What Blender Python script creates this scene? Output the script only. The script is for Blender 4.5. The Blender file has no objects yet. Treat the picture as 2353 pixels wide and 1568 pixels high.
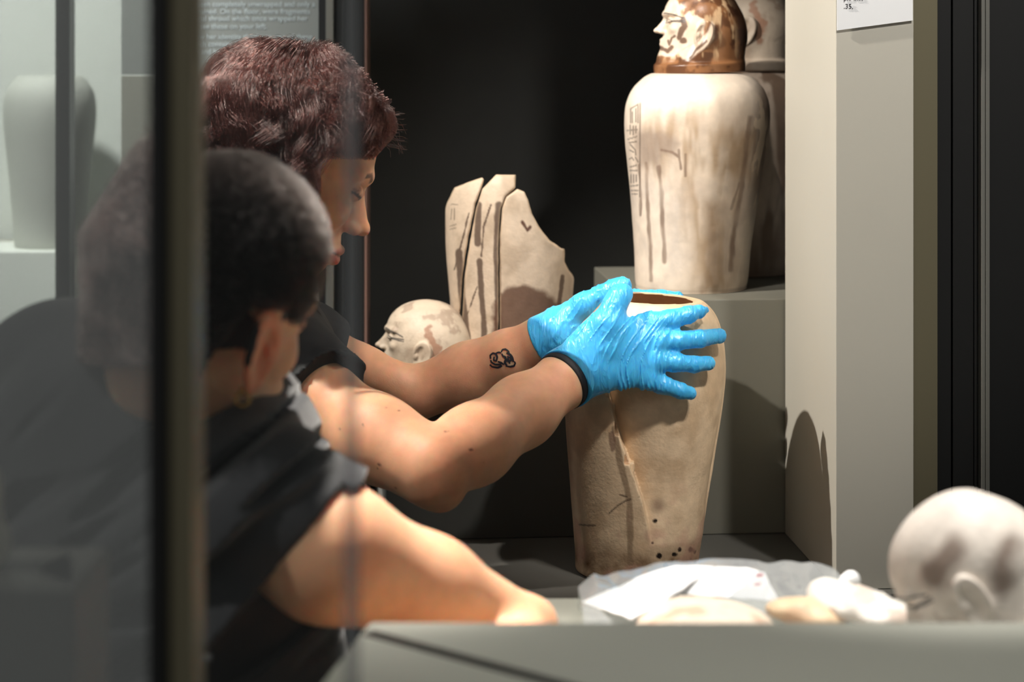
import bpy, bmesh, math, random
import numpy as np
from mathutils import Vector, Matrix, Euler
random.seed(3); rng = np.random.default_rng(5)
F = 4575.0            # focal length in pixels of the 2353 px wide frame (70 mm on 36 mm)
EYE = 1.55            # camera height
HORIZON = 100.0
S = bpy.context.scene
C = S.collection
# ------------------------------------------------------------------ camera, world, lights, exposure
cam_d = bpy.data.cameras.new('camera'); cam = bpy.data.objects.new('camera', cam_d); C.objects.link(cam)
cam.location = (0, 0, EYE); cam.rotation_euler = (math.pi/2, 0, 0)
cam_d.sensor_width = 36; cam_d.lens = 70; cam_d.shift_y = -(784-HORIZON)/2353.0
cam_d.dof.use_dof = True; cam_d.dof.focus_distance = 2.36; cam_d.dof.aperture_fstop = 4.0
cam_d.clip_start = 0.05
S.camera = cam
S.view_settings.view_transform = 'Standard'; S.view_settings.look = 'None'
S.view_settings.gamma = 1; S.view_settings.use_curve_mapping = False
S.view_settings.exposure = 0.15
S.cycles.use_denoising = True
S.cycles.max_bounces = 8; S.cycles.transparent_max_bounces = 16
S.cycles.sample_clamp_indirect = 4
W = bpy.data.worlds.new('gallery'); S.world = W; W.use_nodes = True
W.node_tree.nodes['Background'].inputs[0].default_value = (.93, .95, .92, 1)
W.node_tree.nodes['Background'].inputs[1].default_value = 0.10
def spot(name, loc, target, power, size=60, blend=.5, radius=.02, col=(1, .9, .78)):
    d = bpy.data.lights.new(name, 'SPOT'); o = bpy.data.objects.new(name, d); C.objects.link(o)
    d.energy = power; d.spot_size = math.radians(size); d.spot_blend = blend; d.shadow_soft_size = radius; d.color = col
    o.location = loc; o.rotation_euler = (Vector(target)-Vector(loc)).to_track_quat('-Z', 'Y').to_euler(); return o
def area(name, loc, target, power, sx, sy, col=(1, .96, .9)):
    d = bpy.data.lights.new(name, 'AREA'); o = bpy.data.objects.new(name, d); C.objects.link(o)
    d.energy = power; d.shape = 'RECTANGLE'; d.size = sx; d.size_y = sy; d.color = col
    o.location = loc; o.rotation_euler = (Vector(target)-Vector(loc)).to_track_quat('-Z', 'Y').to_euler(); return o
spot('case_spot', (-.62, 2.10, 2.16), (.22, 2.42, 1.15), 84, 62, .4, .012, (1, .93, .84))
spot('case_spot_jar', (.02, 2.02, 2.55), (.27, 2.72, 1.46), 27, 20, .8, .02, (1, .93, .86))
spot('jar_fill', (.50, 1.55, 2.15), (.145, 2.33, 1.05), 26, 12.5, .8, .03, (1, .91, .80))  # added fill for the front of the broken jar
spot('pillar_fill', (.78, 1.25, 2.65), (.44, 2.31, 1.62), 66, 34, .7, .04, (1, .96, .90))  # added fill for the pillar front and its card
spot('case_spot_right', (.46, 2.02, 2.40), (-.06, 2.44, 1.18), 44, 27, .7, .02, (1, .92, .84))
spot('table_spot', (.35, 1.80, 2.45), (.35, 1.70, 1.05), 88, 27, .5, .03, (1, .95, .9))
spot('counter_spot', (.25, 1.15, 2.6), (.2, 1.36, 1.1), 36, 34, .8, .05, (1, .97, .92))
spot('rear_spot', (-.20, 2.0, 2.6), (-.11, 1.665, 1.09), 280, 19, .8, .03, (1, .92, .84))
area('front_fill', (-1.2, -.4, 2.7), (-.1, 2.0, 1.1), 7, 1.4, 1.0, (1, .98, .95))  # soft frontal fill added from the left behind the camera
spot('hair_fill', (-.50, 1.95, 2.65), (-.25, 1.62, 1.46), 30, 15, .7, .04, (1, .95, .90))  # added spot brightening the top of the cropped hair
spot('shirt_fill', (-1.25, 1.0, 2.7), (-.42, 1.66, 1.15), 58, 33, .8, .05, (1, .97, .93))  # added grazing fill that brings out the shirt folds
spot('wall_fill', (-1.15, 2.45, 2.75), (-.80, 3.3, 1.45), 235, 60, .8, .1, (.98, .99, 1))  # added fill brightening the wall behind the left pane
spot('panel_fill', (-.62, 2.55, 2.80), (-.44, 2.96, 1.55), 29, 34, .7, .05, (.98, .99, 1))  # added fill brightening the lettered panel

# ------------------------------------------------------------------ maths helpers
def P(px, py, D):                      # a point seen at this place of the frame, D metres away
    return np.array([(px-1176.5)/F*D, D, EYE-(py-HORIZON)/F*D])
def pix(V):
    return 1176.5+V[..., 0]/V[..., 1]*F, HORIZON+(EYE-V[..., 2])/V[..., 1]*F
def _h(ix, iy, iz, s):
    n = (ix*374761393 + iy*668265263 + iz*2147483647 + s*974634777) & 0xffffffff
    n = ((n ^ (n >> 13))*1274126177) & 0xffffffff
    n = n ^ (n >> 16)
    return (n & 0xffff).astype(np.float32)/65535.0
def noise(p, scale=1.0, seed=0):       # smooth value noise, 0..1
    q = np.asarray(p, dtype=np.float64)*scale+100.0
    i = np.floor(q).astype(np.int64); f = (q-i).astype(np.float32); f = f*f*(3-2*f)
    x, y, z = i[..., 0], i[..., 1], i[..., 2]; fx, fy, fz = f[..., 0], f[..., 1], f[..., 2]
    r = 0
    for dx in (0, 1):
        for dy in (0, 1):
            for dz in (0, 1):
                w = (fx if dx else 1-fx)*(fy if dy else 1-fy)*(fz if dz else 1-fz)
                r = r+w*_h(x+dx, y+dy, z+dz, seed)
    return r
def fbm(p, scale=1.0, oct=3, seed=0):
    r = 0; a = .5; t = 0
    for k in range(oct):
        r = r+a*noise(p, scale*2**k, seed+k*17); t += a; a *= .5
    return r/t
def sstep(a, b, x): t = np.clip((x-a)/(b-a), 0, 1); return t*t*(3-2*t)
def smin(a, b, k):
    h = np.clip(.5+.5*(b-a)/k, 0, 1); return b+(a-b)*h-k*h*(1-h)
def smax(a, b, k): return -smin(-a, -b, k)
def ell(p, c, r):
    q = (p-np.array(c, np.float32))/np.array(r, np.float32)
    k = np.sqrt((q*q).sum(-1))+1e-9
    g = np.sqrt(((q/np.array(r, np.float32))**2).sum(-1))+1e-9
    return k*(k-1)/g
def cone(p, a, b, ra, rb, n=None, s=1.0):   # tapered capsule; n, s flatten its section along n
    a = np.array(a, np.float32); b = np.array(b, np.float32); ab = b-a
    t = np.clip(((p-a)@ab)/float(ab@ab), 0, 1)
    q = p-a-t[..., None]*ab
    if n is not None:
        n = np.array(n, np.float32); n = n/np.linalg.norm(n)
        q = q+n*((q@n)*(1/s-1))[..., None]
    d = np.sqrt((q*q).sum(-1))-(ra+(rb-ra)*t)
    return d*(min(s, 1) if n is not None else 1)
def chain(p, pts, rad, k=.004):
    d = None
    for i in range(len(pts)-1):
        e = cone(p, pts[i], pts[i+1], rad[i], rad[i+1])
        d = e if d is None else smin(d, e, k)
    return d
def box(p, c, r, rd=.0):
    q = np.abs(p-np.array(c, np.float32))-(np.array(r, np.float32)-rd)
    return np.sqrt((np.maximum(q, 0)**2).sum(-1))+np.minimum(q.max(-1), 0)-rd
def seg2(x, y, pts, closed=False):          # distance of 2D points to a polyline
    d = None; pts = list(pts)
    if closed: pts = pts+[pts[0]]
    for (ax, ay), (bx, by) in zip(pts[:-1], pts[1:]):
        ux, uy = bx-ax, by-ay; t = np.clip(((x-ax)*ux+(y-ay)*uy)/(ux*ux+uy*uy+1e-12), 0, 1)
        e = np.hypot(x-ax-t*ux, y-ay-t*uy); d = e if d is None else np.minimum(d, e)
    return d
def inside2(x, y, pts):
    r = np.zeros(x.shape, bool); n = len(pts)
    for i in range(n):
        ax, ay = pts[i]; bx, by = pts[(i+1) % n]
        if ay == by: continue
        c = ((ay > y) != (by > y)) & (x < (bx-ax)*(y-ay)/(by-ay)+ax); r ^= c
    return r
def poly2(x, y, pts):
    d = seg2(x, y, pts, True); return np.where(inside2(x, y, pts), -d, d)

def sdf_mesh(f, lo, hi, h, margin=1.5):
    """surface of f = 0 by surface nets, evaluated only near the surface"""
    lo = np.array(lo, float); hi = np.array(hi, float)
    B = 8
    nb = np.ceil((hi-lo)/(h*B)).astype(int)
    n = nb*B
    g = np.stack(np.meshgrid(*[lo[i]+(np.arange(nb[i])+.5)*B*h-.5*h for i in range(3)], indexing='ij'), -1).astype(np.float32)
    fc = f(g.reshape(-1, 3)).reshape(nb)
    val = np.repeat(np.repeat(np.repeat(np.where(fc < 0, -1., 1.).astype(np.float32), B, 0), B, 1), B, 2)
    act = np.argwhere(np.abs(fc) < B*h*.87*margin)
    off = np.stack(np.meshgrid(*[np.arange(B)]*3, indexing='ij'), -1).reshape(-1, 3)
    for s in range(0, len(act), 600):
        a = act[s:s+600]
        idx = (a[:, None, :]*B+off[None]).reshape(-1, 3)
        v = f((lo+idx*h).astype(np.float32))
        val[idx[:, 0], idx[:, 1], idx[:, 2]] = v
    neg = val < 0
    cnt = np.zeros(n-1, np.int8)
    cs = [(x, y, z) for x in (0, 1) for y in (0, 1) for z in (0, 1)]
    for x, y, z in cs: cnt += neg[x:n[0]-1+x, y:n[1]-1+y, z:n[2]-1+z]
    cells = np.argwhere((cnt > 0) & (cnt < 8))
    vid = -np.ones(n-1, np.int32); vid[cells[:, 0], cells[:, 1], cells[:, 2]] = np.arange(len(cells))
    cv = np.stack([val[cells[:, 0]+x, cells[:, 1]+y, cells[:, 2]+z] for x, y, z in cs], 1)
    acc = np.zeros((len(cells), 3)); num = np.zeros(len(cells))
    for i in range(8):
        for ax in range(3):
            if cs[i][ax]: continue
            c2 = list(cs[i]); c2[ax] = 1; j = cs.index(tuple(c2))
            m = (cv[:, i] < 0) != (cv[:, j] < 0)
            t = cv[:, i]/(cv[:, i]-cv[:, j]+1e-20)
            pt = np.tile(np.array(cs[i], float), (len(cells), 1)); pt[:, ax] = t
            acc[m] += pt[m]; num[m] += 1
    V = lo+(cells+acc/np.maximum(num, 1)[:, None])*h
    Q = []
    for ax in range(3):
        b, c = (ax+1) % 3, (ax+2) % 3
        s0 = [slice(None)]*3; s1 = [slice(None)]*3; s0[ax] = slice(0, -1); s1[ax] = slice(1, None)
        A0 = neg[tuple(s0)]; A1 = neg[tuple(s1)]
        e = np.argwhere(A0 != A1)
        e = e[(e[:, b] > 0) & (e[:, c] > 0) & (e[:, b] < n[b]-1) & (e[:, c] < n[c]-1)]
        flip = ~A0[e[:, 0], e[:, 1], e[:, 2]]
        q = []
        for db, dc in ((-1, -1), (0, -1), (0, 0), (-1, 0)):
            k = e.copy(); k[:, b] += db; k[:, c] += dc; q.append(vid[k[:, 0], k[:, 1], k[:, 2]])
        q = np.stack(q, 1); q[flip] = q[flip][:, ::-1]
        Q.append(q)
    Q = np.concatenate(Q); Q = Q[(Q >= 0).all(1)]
    return V, Q

def mesh_obj(name, V, Q, mat, parent=None, col=None, smooth=True):
    V = np.asarray(V, np.float32); Q = np.asarray(Q, np.int32)
    me = bpy.data.meshes.new(name)
    k = Q.shape[1]
    me.vertices.add(len(V)); me.vertices.foreach_set('co', V.ravel())
    me.loops.add(Q.size); me.loops.foreach_set('vertex_index', Q.ravel())
    me.polygons.add(len(Q)); me.polygons.foreach_set('loop_start', np.arange(0, Q.size, k, dtype=np.int32))
    me.polygons.foreach_set('loop_total', np.full(len(Q), k, np.int32))
    me.polygons.foreach_set('use_smooth', np.full(len(Q), smooth))
    me.update(); me.validate()
    if col is not None:
        a = me.color_attributes.new('Col', 'FLOAT_COLOR', 'POINT')
        a.data.foreach_set('color', np.concatenate([col, np.ones((len(V), 1))], 1).astype(np.float32).ravel())
    if mat: me.materials.append(mat)
    o = bpy.data.objects.new(name, me); C.objects.link(o)
    if parent is not None: put(o, parent)
    return o
def wm(o):
    b = Matrix.LocRotScale(o.location, o.rotation_euler, o.scale)
    return b if o.parent is None else wm(o.parent) @ o.matrix_parent_inverse @ b
def put(o, parent):
    o.parent = parent; o.matrix_parent_inverse = wm(parent).inverted()
def sm_(o, n):
    m = o.modifiers.new('relax', 'SMOOTH'); m.factor = .5; m.iterations = n
def tag(o, label=None, cat=None, group=None, kind=None):
    if label: o['label'] = label
    if cat: o['category'] = cat
    if group: o['group'] = group
    if kind: o['kind'] = kind
    return o
def empty(name, loc, label=None, cat=None, group=None, kind=None):
    o = bpy.data.objects.new(name, None); C.objects.link(o); o.location = loc; o.empty_display_size = .05
    return tag(o, label, cat, group, kind)
def set_origin(o, loc):
    loc = Vector(loc); o.data.transform(Matrix.Translation(-loc)); o.location = loc
def lin(r, g, b): return tuple(((c/255)/12.92 if c/255 <= .04045 else ((c/255+.055)/1.055)**2.4) for c in (r, g, b))
def L(c): return np.array(lin(*c))

# ------------------------------------------------------------------ materials
def mat(name, col=(.5, .5, .5), rough=.6, metal=0, spec=.5, use_col=False, var=0, vscale=20, bump=0, bscale=60, sss=0, sss_r=(1, .3, .15), coat=0, detail=4, sheen=0, stretch=None):
    m = bpy.data.materials.new(name); m.use_nodes = True; nt = m.node_tree; N = nt.nodes; K = nt.links
    b = N['Principled BSDF']; b.inputs['Base Color'].default_value = (*col, 1); b.inputs['Roughness'].default_value = rough
    b.inputs['Metallic'].default_value = metal; b.inputs['Specular IOR Level'].default_value = spec
    if coat: b.inputs['Coat Weight'].default_value = coat; b.inputs['Coat Roughness'].default_value = .25
    if sheen: b.inputs['Sheen Weight'].default_value = sheen; b.inputs['Sheen Roughness'].default_value = .5
    if sss:
        b.inputs['Subsurface Weight'].default_value = 1; b.inputs['Subsurface Radius'].default_value = sss_r
        b.inputs['Subsurface Scale'].default_value = sss
    co = N.new('ShaderNodeTexCoord'); src = co.outputs['Object']
    if stretch:
        mp = N.new('ShaderNodeMapping'); mp.inputs['Scale'].default_value = stretch; K.new(src, mp.inputs[0]); src = mp.outputs[0]
    base = None
    if use_col:
        at = N.new('ShaderNodeAttribute'); at.attribute_name = 'Col'; base = at.outputs['Color']
    if var:
        nz = N.new('ShaderNodeTexNoise'); nz.inputs['Scale'].default_value = vscale; nz.inputs['Detail'].default_value = detail; K.new(src, nz.inputs[0])
        mr = N.new('ShaderNodeMapRange'); mr.inputs[1].default_value = .25; mr.inputs[2].default_value = .75; mr.inputs[3].default_value = 1-var; mr.inputs[4].default_value = 1+var
        K.new(nz.outputs['Fac'], mr.inputs[0])
        mx = N.new('ShaderNodeVectorMath'); mx.operation = 'SCALE'
        if base is not None: K.new(base, mx.inputs[0])
        else: mx.inputs[0].default_value = col
        K.new(mr.outputs[0], mx.inputs['Scale']); base = mx.outputs[0]
    if base is not None: K.new(base, b.inputs['Base Color'])
    if bump:
        nb = N.new('ShaderNodeTexNoise'); nb.inputs['Scale'].default_value = bscale; nb.inputs['Detail'].default_value = 5; K.new(src, nb.inputs[0])
        bp = N.new('ShaderNodeBump'); bp.inputs['Strength'].default_value = bump; bp.inputs['Distance'].default_value = .002
        K.new(nb.outputs['Fac'], bp.inputs['Height']); K.new(bp.outputs[0], b.inputs['Normal'])
    return m
def glass(name, fac=.1, tint=(1, 1, 1), rough=.02, diff=0):
    m = bpy.data.materials.new(name); m.use_nodes = True; nt = m.node_tree; N = nt.nodes; K = nt.links
    for n in list(N):
        if n.type != 'OUTPUT_MATERIAL': N.remove(n)
    out = N['Material Output'] if 'Material Output' in N else N[0]
    t = N.new('ShaderNodeBsdfTransparent'); t.inputs[0].default_value = (*tint, 1)
    g = N.new('ShaderNodeBsdfGlossy'); g.inputs['Roughness'].default_value = rough
    mx = N.new('ShaderNodeMixShader'); mx.inputs[0].default_value = fac
    K.new(t.outputs[0], mx.inputs[1]); K.new(g.outputs[0], mx.inputs[2]); last = mx
    if diff:
        d = N.new('ShaderNodeBsdfDiffuse'); d.inputs[0].default_value = (.85, .88, .9, 1)
        m2 = N.new('ShaderNodeMixShader'); m2.inputs[0].default_value = diff
        K.new(mx.outputs[0], m2.inputs[1]); K.new(d.outputs[0], m2.inputs[2]); last = m2
    K.new(last.outputs[0], out.inputs[0]); return m
M = {}
M['black'] = mat('black_wall', (.024, .0245, .022), .7, var=.1)
M['greypaint'] = mat('grey_paint', L((168, 165, 152)), .6, var=.02, vscale=6)
M['plinth'] = mat('plinth_paint', L((124, 122, 111)), .65, var=.03, vscale=8)
M['plinth_shaded'] = mat('shaded_plinth_paint', L((70, 70, 66)), .7, var=.05)  # darker copy of the plinth grey, painting in shade on the low plinth
M['casefloor'] = mat('case_floor_paint', L((96, 95, 90)), .6, var=.05, vscale=8)
M['pillar'] = mat('pillar_paint', L((196, 192, 180)), .55, var=.02, vscale=5)
M['ledge'] = mat('ledge_paint', L((160, 161, 150)), .6, var=.03, vscale=4)
M['wall'] = mat('hall_wall_paint', L((205, 208, 200)), .8, var=.04, vscale=2)
M['walldark'] = mat('hall_lower_wall_paint', L((118, 120, 114)), .8, var=.04, vscale=2)
M['panel'] = mat('graphic_panel_print', L((135, 137, 132)), .5)
M['letter'] = mat('panel_lettering', L((188, 196, 196)), .6)
M['frame_dark'] = mat('dark_metal', L((48, 48, 46)), .4, .6)
M['frame_olive'] = mat('olive_metal', L((124, 117, 94)), .45, .3)
M['rubber'] = mat('black_rubber', (.008, .008, .008), .5)
M['alu'] = mat('brushed_aluminium', L((170, 168, 160)), .35, .8)
M['card'] = mat('white_card', L((245, 246, 248)), .7)
M['print'] = mat('card_print', L((60, 60, 66)), .7)
M['skin'] = mat('skin', (.6, .35, .25), .5, use_col=True, var=.07, vscale=60, bump=.12, bscale=700, sss=.012, spec=.35)
M['stone'] = mat('limestone', (.6, .5, .4), .5, use_col=True, var=.10, vscale=70, bump=.25, bscale=240, spec=.35, detail=6)
M['stone_gloss'] = mat('polished_calcite', (.6, .5, .4), .34, use_col=True, var=.09, vscale=60, bump=.12, bscale=200, spec=.5, detail=6)
M['shirt'] = mat('black_jersey', L((44, 45, 49)), .85, var=.08, vscale=300, bump=.2, bscale=900, sheen=.25)
M['shirt_dark'] = mat('deep_black_jersey', L((24, 25, 28)), .8, var=.08, vscale=300, bump=.2, bscale=900)
M['denim'] = mat('dark_trouser_cloth', L((32, 34, 42)), .9, var=.1, vscale=200)
M['shoe'] = mat('black_shoe', L((24, 24, 24)), .6)
M['gold'] = mat('gold', L((214, 170, 92)), .25, 1)
M['ink'] = mat('tattoo_ink', L((26, 30, 38)), .55)
M['band'] = mat('black_band', L((14, 14, 16)), .75, bump=.3, bscale=900)
M['eye'] = mat('eye', (.5, .5, .5), .15, use_col=True)
M['plastic'] = glass('clear_plastic', .25, (.93, .95, .96), .12, .20)
M['pane'] = glass('glass_pane', .025, (.97, .98, .97), .01)
M['pane_hazy'] = glass('reflecting_glass_pane', .30, (.93, .95, .93), .02, .05)  # diffuse share imitates the haze of reflections in the left pane
M['pane_edge'] = glass('glass_edge', .12, (.8, .8, .8), .2, .10)
def glove_mat():
    m = mat('blue_nitrile', L((80, 188, 246)), .32, spec=.5, bump=0, sss=.003, sss_r=(.3, .7, 1), var=.06, vscale=40)
    nt = m.node_tree; N = nt.nodes; K = nt.links; b = N['Principled BSDF']
    co = N.new('ShaderNodeTexCoord')
    n1 = N.new('ShaderNodeTexNoise'); n1.inputs['Scale'].default_value = 110; n1.inputs['Detail'].default_value = 3; n1.inputs['Distortion'].default_value = .8
    mp = N.new('ShaderNodeMapping'); mp.inputs['Scale'].default_value = (1, .35, .28); mp.inputs['Rotation'].default_value = (0, -.2, 0)
    K.new(co.outputs['Object'], mp.inputs[0]); K.new(mp.outputs[0], n1.inputs[0])
    r = N.new('ShaderNodeMath'); r.operation = 'SUBTRACT'; r.inputs[1].default_value = .5; K.new(n1.outputs['Fac'], r.inputs[0])
    ab = N.new('ShaderNodeMath'); ab.operation = 'ABSOLUTE'; K.new(r.outputs[0], ab.inputs[0])
    pw = N.new('ShaderNodeMath'); pw.operation = 'POWER'; pw.inputs[1].default_value = .6; K.new(ab.outputs[0], pw.inputs[0])
    bp = N.new('ShaderNodeBump'); bp.inputs['Strength'].default_value = .55; bp.inputs['Distance'].default_value = .003; bp.invert = True
    K.new(pw.outputs[0], bp.inputs['Height']); K.new(bp.outputs[0], b.inputs['Normal']); return m
M['glove'] = glove_mat()
def hair_mat(name, col, rough=.35, rnd=.3):
    m = bpy.data.materials.new(name); m.use_nodes = True; nt = m.node_tree; N = nt.nodes; K = nt.links
    for n in list(N):
        if n.type == 'BSDF_PRINCIPLED': N.remove(n)
    out = [n for n in N if n.type == 'OUTPUT_MATERIAL'][0]
    h = N.new('ShaderNodeBsdfHairPrincipled'); h.parametrization = 'COLOR'
    for k_, v_ in (('Color', (*col, 1)), ('Roughness', rough), ('Radial Roughness', .45), ('Random Roughness', .3)):
        if k_ in h.inputs: h.inputs[k_].default_value = v_
    hi = N.new('ShaderNodeHairInfo'); mr = N.new('ShaderNodeMapRange'); mr.inputs[3].default_value = 1-rnd; mr.inputs[4].default_value = 1+rnd
    K.new(hi.outputs['Random'], mr.inputs[0]); vm = N.new('ShaderNodeVectorMath'); vm.operation = 'SCALE'; vm.inputs[0].default_value = col
    K.new(mr.outputs[0], vm.inputs['Scale']); K.new(vm.outputs[0], h.inputs['Color'])
    K.new(h.outputs[0], out.inputs[0]); return m
M['hair_red'] = hair_mat('auburn_hair', L((44, 20, 17)), .22, .6)
M['hair_black'] = hair_mat('black_hair', L((36, 31, 29)), .42, .4)
M['hair_brown'] = hair_mat('reflected_curls', L((84, 62, 58)), .2, .8)

# ------------------------------------------------------------------ box-type builders
def case_pt(u, v, z): return np.array([.3533+u*.9965-v*.084, 2.58+u*.084+v*.9965, z])
RC = Matrix(((.9965, -.084, 0), (.084, .9965, 0), (0, 0, 1))).to_4x4()
def bevel_box(name, lo, hi, m, parent=None, bev=.0015, frame='case', segs=2):
    bm = bmesh.new(); lo = Vector(lo); hi = Vector(hi)
    bmesh.ops.create_cube(bm, size=1, matrix=Matrix.Translation((lo+hi)/2) @ Matrix.Diagonal((*(hi-lo), 1)))
    if bev: bmesh.ops.bevel(bm, geom=bm.edges[:], offset=min(bev, min(hi-lo)*.45), segments=segs, affect='EDGES', profile=.6)
    if frame == 'case': bm.transform(Matrix.Translation((.3533, 2.58, 0)) @ RC)
    me = bpy.data.meshes.new(name); bm.to_mesh(me); bm.free(); me.materials.append(m)
    o = bpy.data.objects.new(name, me); C.objects.link(o)
    if parent is not None: put(o, parent)
    return o
FZ = .915; PT = 1.219; LT = 1.08
# ------------------------------------------------------------------ setting
o = bevel_box('floor', (-4, -1.5, -.05), (4, 5, 0), M['walldark'], frame='w', bev=0); tag(o, kind='structure')
o = bevel_box('wall_back', (-.60, .62, 0), (1.6, .66, 2.9), M['black'], bev=0); tag(o, kind='structure')
o = bevel_box('ceiling', (-4, 1.2, 2.92), (4, 5, 2.97), M['walldark'], frame='w', bev=0); tag(o, kind='structure')
o = bevel_box('wall_left', (-2.6, 3.35, 0), (-.02, 3.45, 2.9), M['wall'], frame='w', bev=0); tag(o, kind='structure')
o = bevel_box('trim_1', (-2.2, 3.27, 1.20), (-.61, 3.33, 1.222), M['greypaint'], frame='w'); tag(o, kind='structure')
o = bevel_box('trim_2', (-2.2, 3.30, 0), (-.61, 3.35, 1.20), M['walldark'], frame='w'); tag(o, kind='structure')
o = bevel_box('trim_3', (-.70, 3.05, 0), (-.678, 3.09, 2.9), M['frame_dark'], frame='w'); tag(o, kind='structure')
# end frame of the case beside the graphic panel
fr = empty('case_end_frame', (-.24, 2.92, 0), 'tall grey and black metal end frame between the lettered panel and the black wall', 'frame')
bevel_box('dark_channel', (-.282, 2.90, 0), (-.262, 2.98, 2.9), M['rubber'], fr, frame='w')
bevel_box('light_rail', (-.270, 2.885, 0), (-.2585, 2.96, 2.9), M['alu'], fr, frame='w')
bevel_box('dark_profile', (-.2575, 2.90, 0), (-.216, 2.98, 2.9), M['frame_dark'], fr, frame='w')
bevel_box('dark_fin', (-.246, 2.885, 0), (-.2435, 2.91, 2.9), M['frame_dark'], fr, .0005, frame='w')
bevel_box('dark_fin', (-.233, 2.885, 0), (-.2305, 2.91, 2.9), M['frame_dark'], fr, .0005, frame='w')
o = bevel_box('thin_edge_strip', (-.2148, 2.895, 0), (-.2112, 2.96, 2.9), mat('copper_edge', L((176, 138, 124)), .35, .5), fr, .0005, frame='w')
# graphic panel with lettering
gp = empty('graphic_panel', (-.40, 2.97, 1.0), 'grey graphic panel with rows of small white lettering behind the red-haired woman', 'sign')
bevel_box('printed_board', (-.58, 2.955, 1.504), (-.284, 2.972, 1.95), M['panel'], gp, .001, frame='w')
bevel_box('lower_board', (-.58, 2.955, .05), (-.284, 2.972, 1.502), mat('lower_board_paint', L((140, 138, 126)), .6), gp, .001, frame='w')
def text_mesh(fo):
    me = bpy.data.meshes.new_from_object(fo); o = bpy.data.objects.new('lettering', me); C.objects.link(o)
    o.location = fo.location; o.rotation_euler = fo.rotation_euler; bpy.data.objects.remove(fo); return o
LINES = [(-34, "princess was buried here, her mummy"), (-12, "already robbed and the wrappings opened"),
         (12, "ly had been completely unwrapped and only a"), (36, "cts remained. On the floor, were fragments"),
         (62, "'s burial shroud which once wrapped her"), (86, "You can see these on your left."),
         (110-10+0, ""), (84+26-0, "we know her identity thanks to one of these"), (110+24-24+25, ""),]
LINES = [(12, "ly had been completely unwrapped and only a"), (44-6, "cts remained. On the floor, were fragments"),
         (62, "'s burial shroud which once wrapped her"), (86-20, "")]
LINES = [(15, "dy had been completely unwrapped and only a"), (32, "ects remained. On the floor, were fragments"),
         (48, "ess's burial shroud which once wrapped her"), (66, "you can see these on your left."),
         (90, "We know her identity thanks to one of these"), (107, "jars, which contains her name as a royal"), (124, "princess and her titles in the palace")]
for py, tx in LINES:
    if not tx: continue
    fc = bpy.data.curves.new('lettering', 'FONT'); fc.body = tx; fc.size = .0112; fc.extrude = .00004; fc.offset = .0001; fc.materials.append(M['letter'])
    fo = bpy.data.objects.new('lettering', fc); C.objects.link(fo)
    p = P(398, py, 2.9545); fo.location = p; fo.rotation_euler = (math.pi/2, 0, 0)
    fo = text_mesh(fo)
    put(fo, gp); fo['label'] = 'row of white lettering'
# display case: base, deck, plinths, pillar
dc = empty('display_case', tuple(case_pt(0, 0, 0)), 'dark grey floor deck of the open display case under the broken jar', 'display case')
bevel_box('base', (-.52, -.28, 0), (.092, .618, FZ-.02), M['frame_dark'], dc)
bevel_box('deck', (-.52, -.29, FZ-.02), (.092, .618, FZ), M['casefloor'], dc)
o = bevel_box('plinth', (-.20, 0, FZ+.0005), (.28, .385, PT), M['plinth'])
tag(o, 'tall grey plinth under the two complete canopic jars at the right', 'plinth')
o = bevel_box('plinth', (-.515, .002, FZ+.0005), (-.202, .40, LT), M['plinth_shaded'])
tag(o, 'low grey plinth behind the arms carrying the broken jar pieces and lid head', 'plinth')
o = bevel_box('wall_right', (0, -.27, FZ+.0005), (.092, -.003, 2.9), M['pillar'], bev=.0008); tag(o, kind='structure')
# label card on the pillar
bm = bmesh.new()
c0 = [(.0015, 1.575), (.0015, 1.70), (.0895, 1.72), (.0895, 1.5765)]
cf = [(.0005, EYE-(70-HORIZON)/F*2.31), (.0005, 1.70), (.0900, 1.70), (.0900, EYE-(47-HORIZON)/F*2.318)]
vs = [bm.verts.new(case_pt(u, -.2735, z)) for u, z in cf]+[bm.verts.new(case_pt(u, -.2722, z)) for u, z in cf]
for q in ((0, 3, 2, 1), (4, 5, 6, 7), (0, 1, 5, 4), (1, 2, 6, 5), (2, 3, 7, 6), (3, 0, 4, 7)): bm.faces.new([vs[i] for i in q])
bmesh.ops.recalc_face_normals(bm, faces=bm.faces)
me = bpy.data.meshes.new('label_card'); bm.to_mesh(me); bm.free(); me.materials.append(M['card'])
lc = bpy.data.objects.new('label_card', me); C.objects.link(lc); set_origin(lc, case_pt(.045, -.272, 1.57))
tag(lc, 'white label card fixed high on the front of the grey pillar', 'card')
for tx, u, z in (("p.1 inv.", .008, 1.6), (".35.", .008, 1.5905)):
    fc = bpy.data.curves.new('lettering', 'FONT'); fc.body = tx; fc.size = .008; fc.extrude = .0002; fc.materials.append(M['print'])
    fo = bpy.data.objects.new('lettering', fc); C.objects.link(fo); fo.location = case_pt(u, -.2742, z)
    fo.rotation_euler = (math.pi/2, 0, .084); fo = text_mesh(fo); put(fo, lc)
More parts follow.
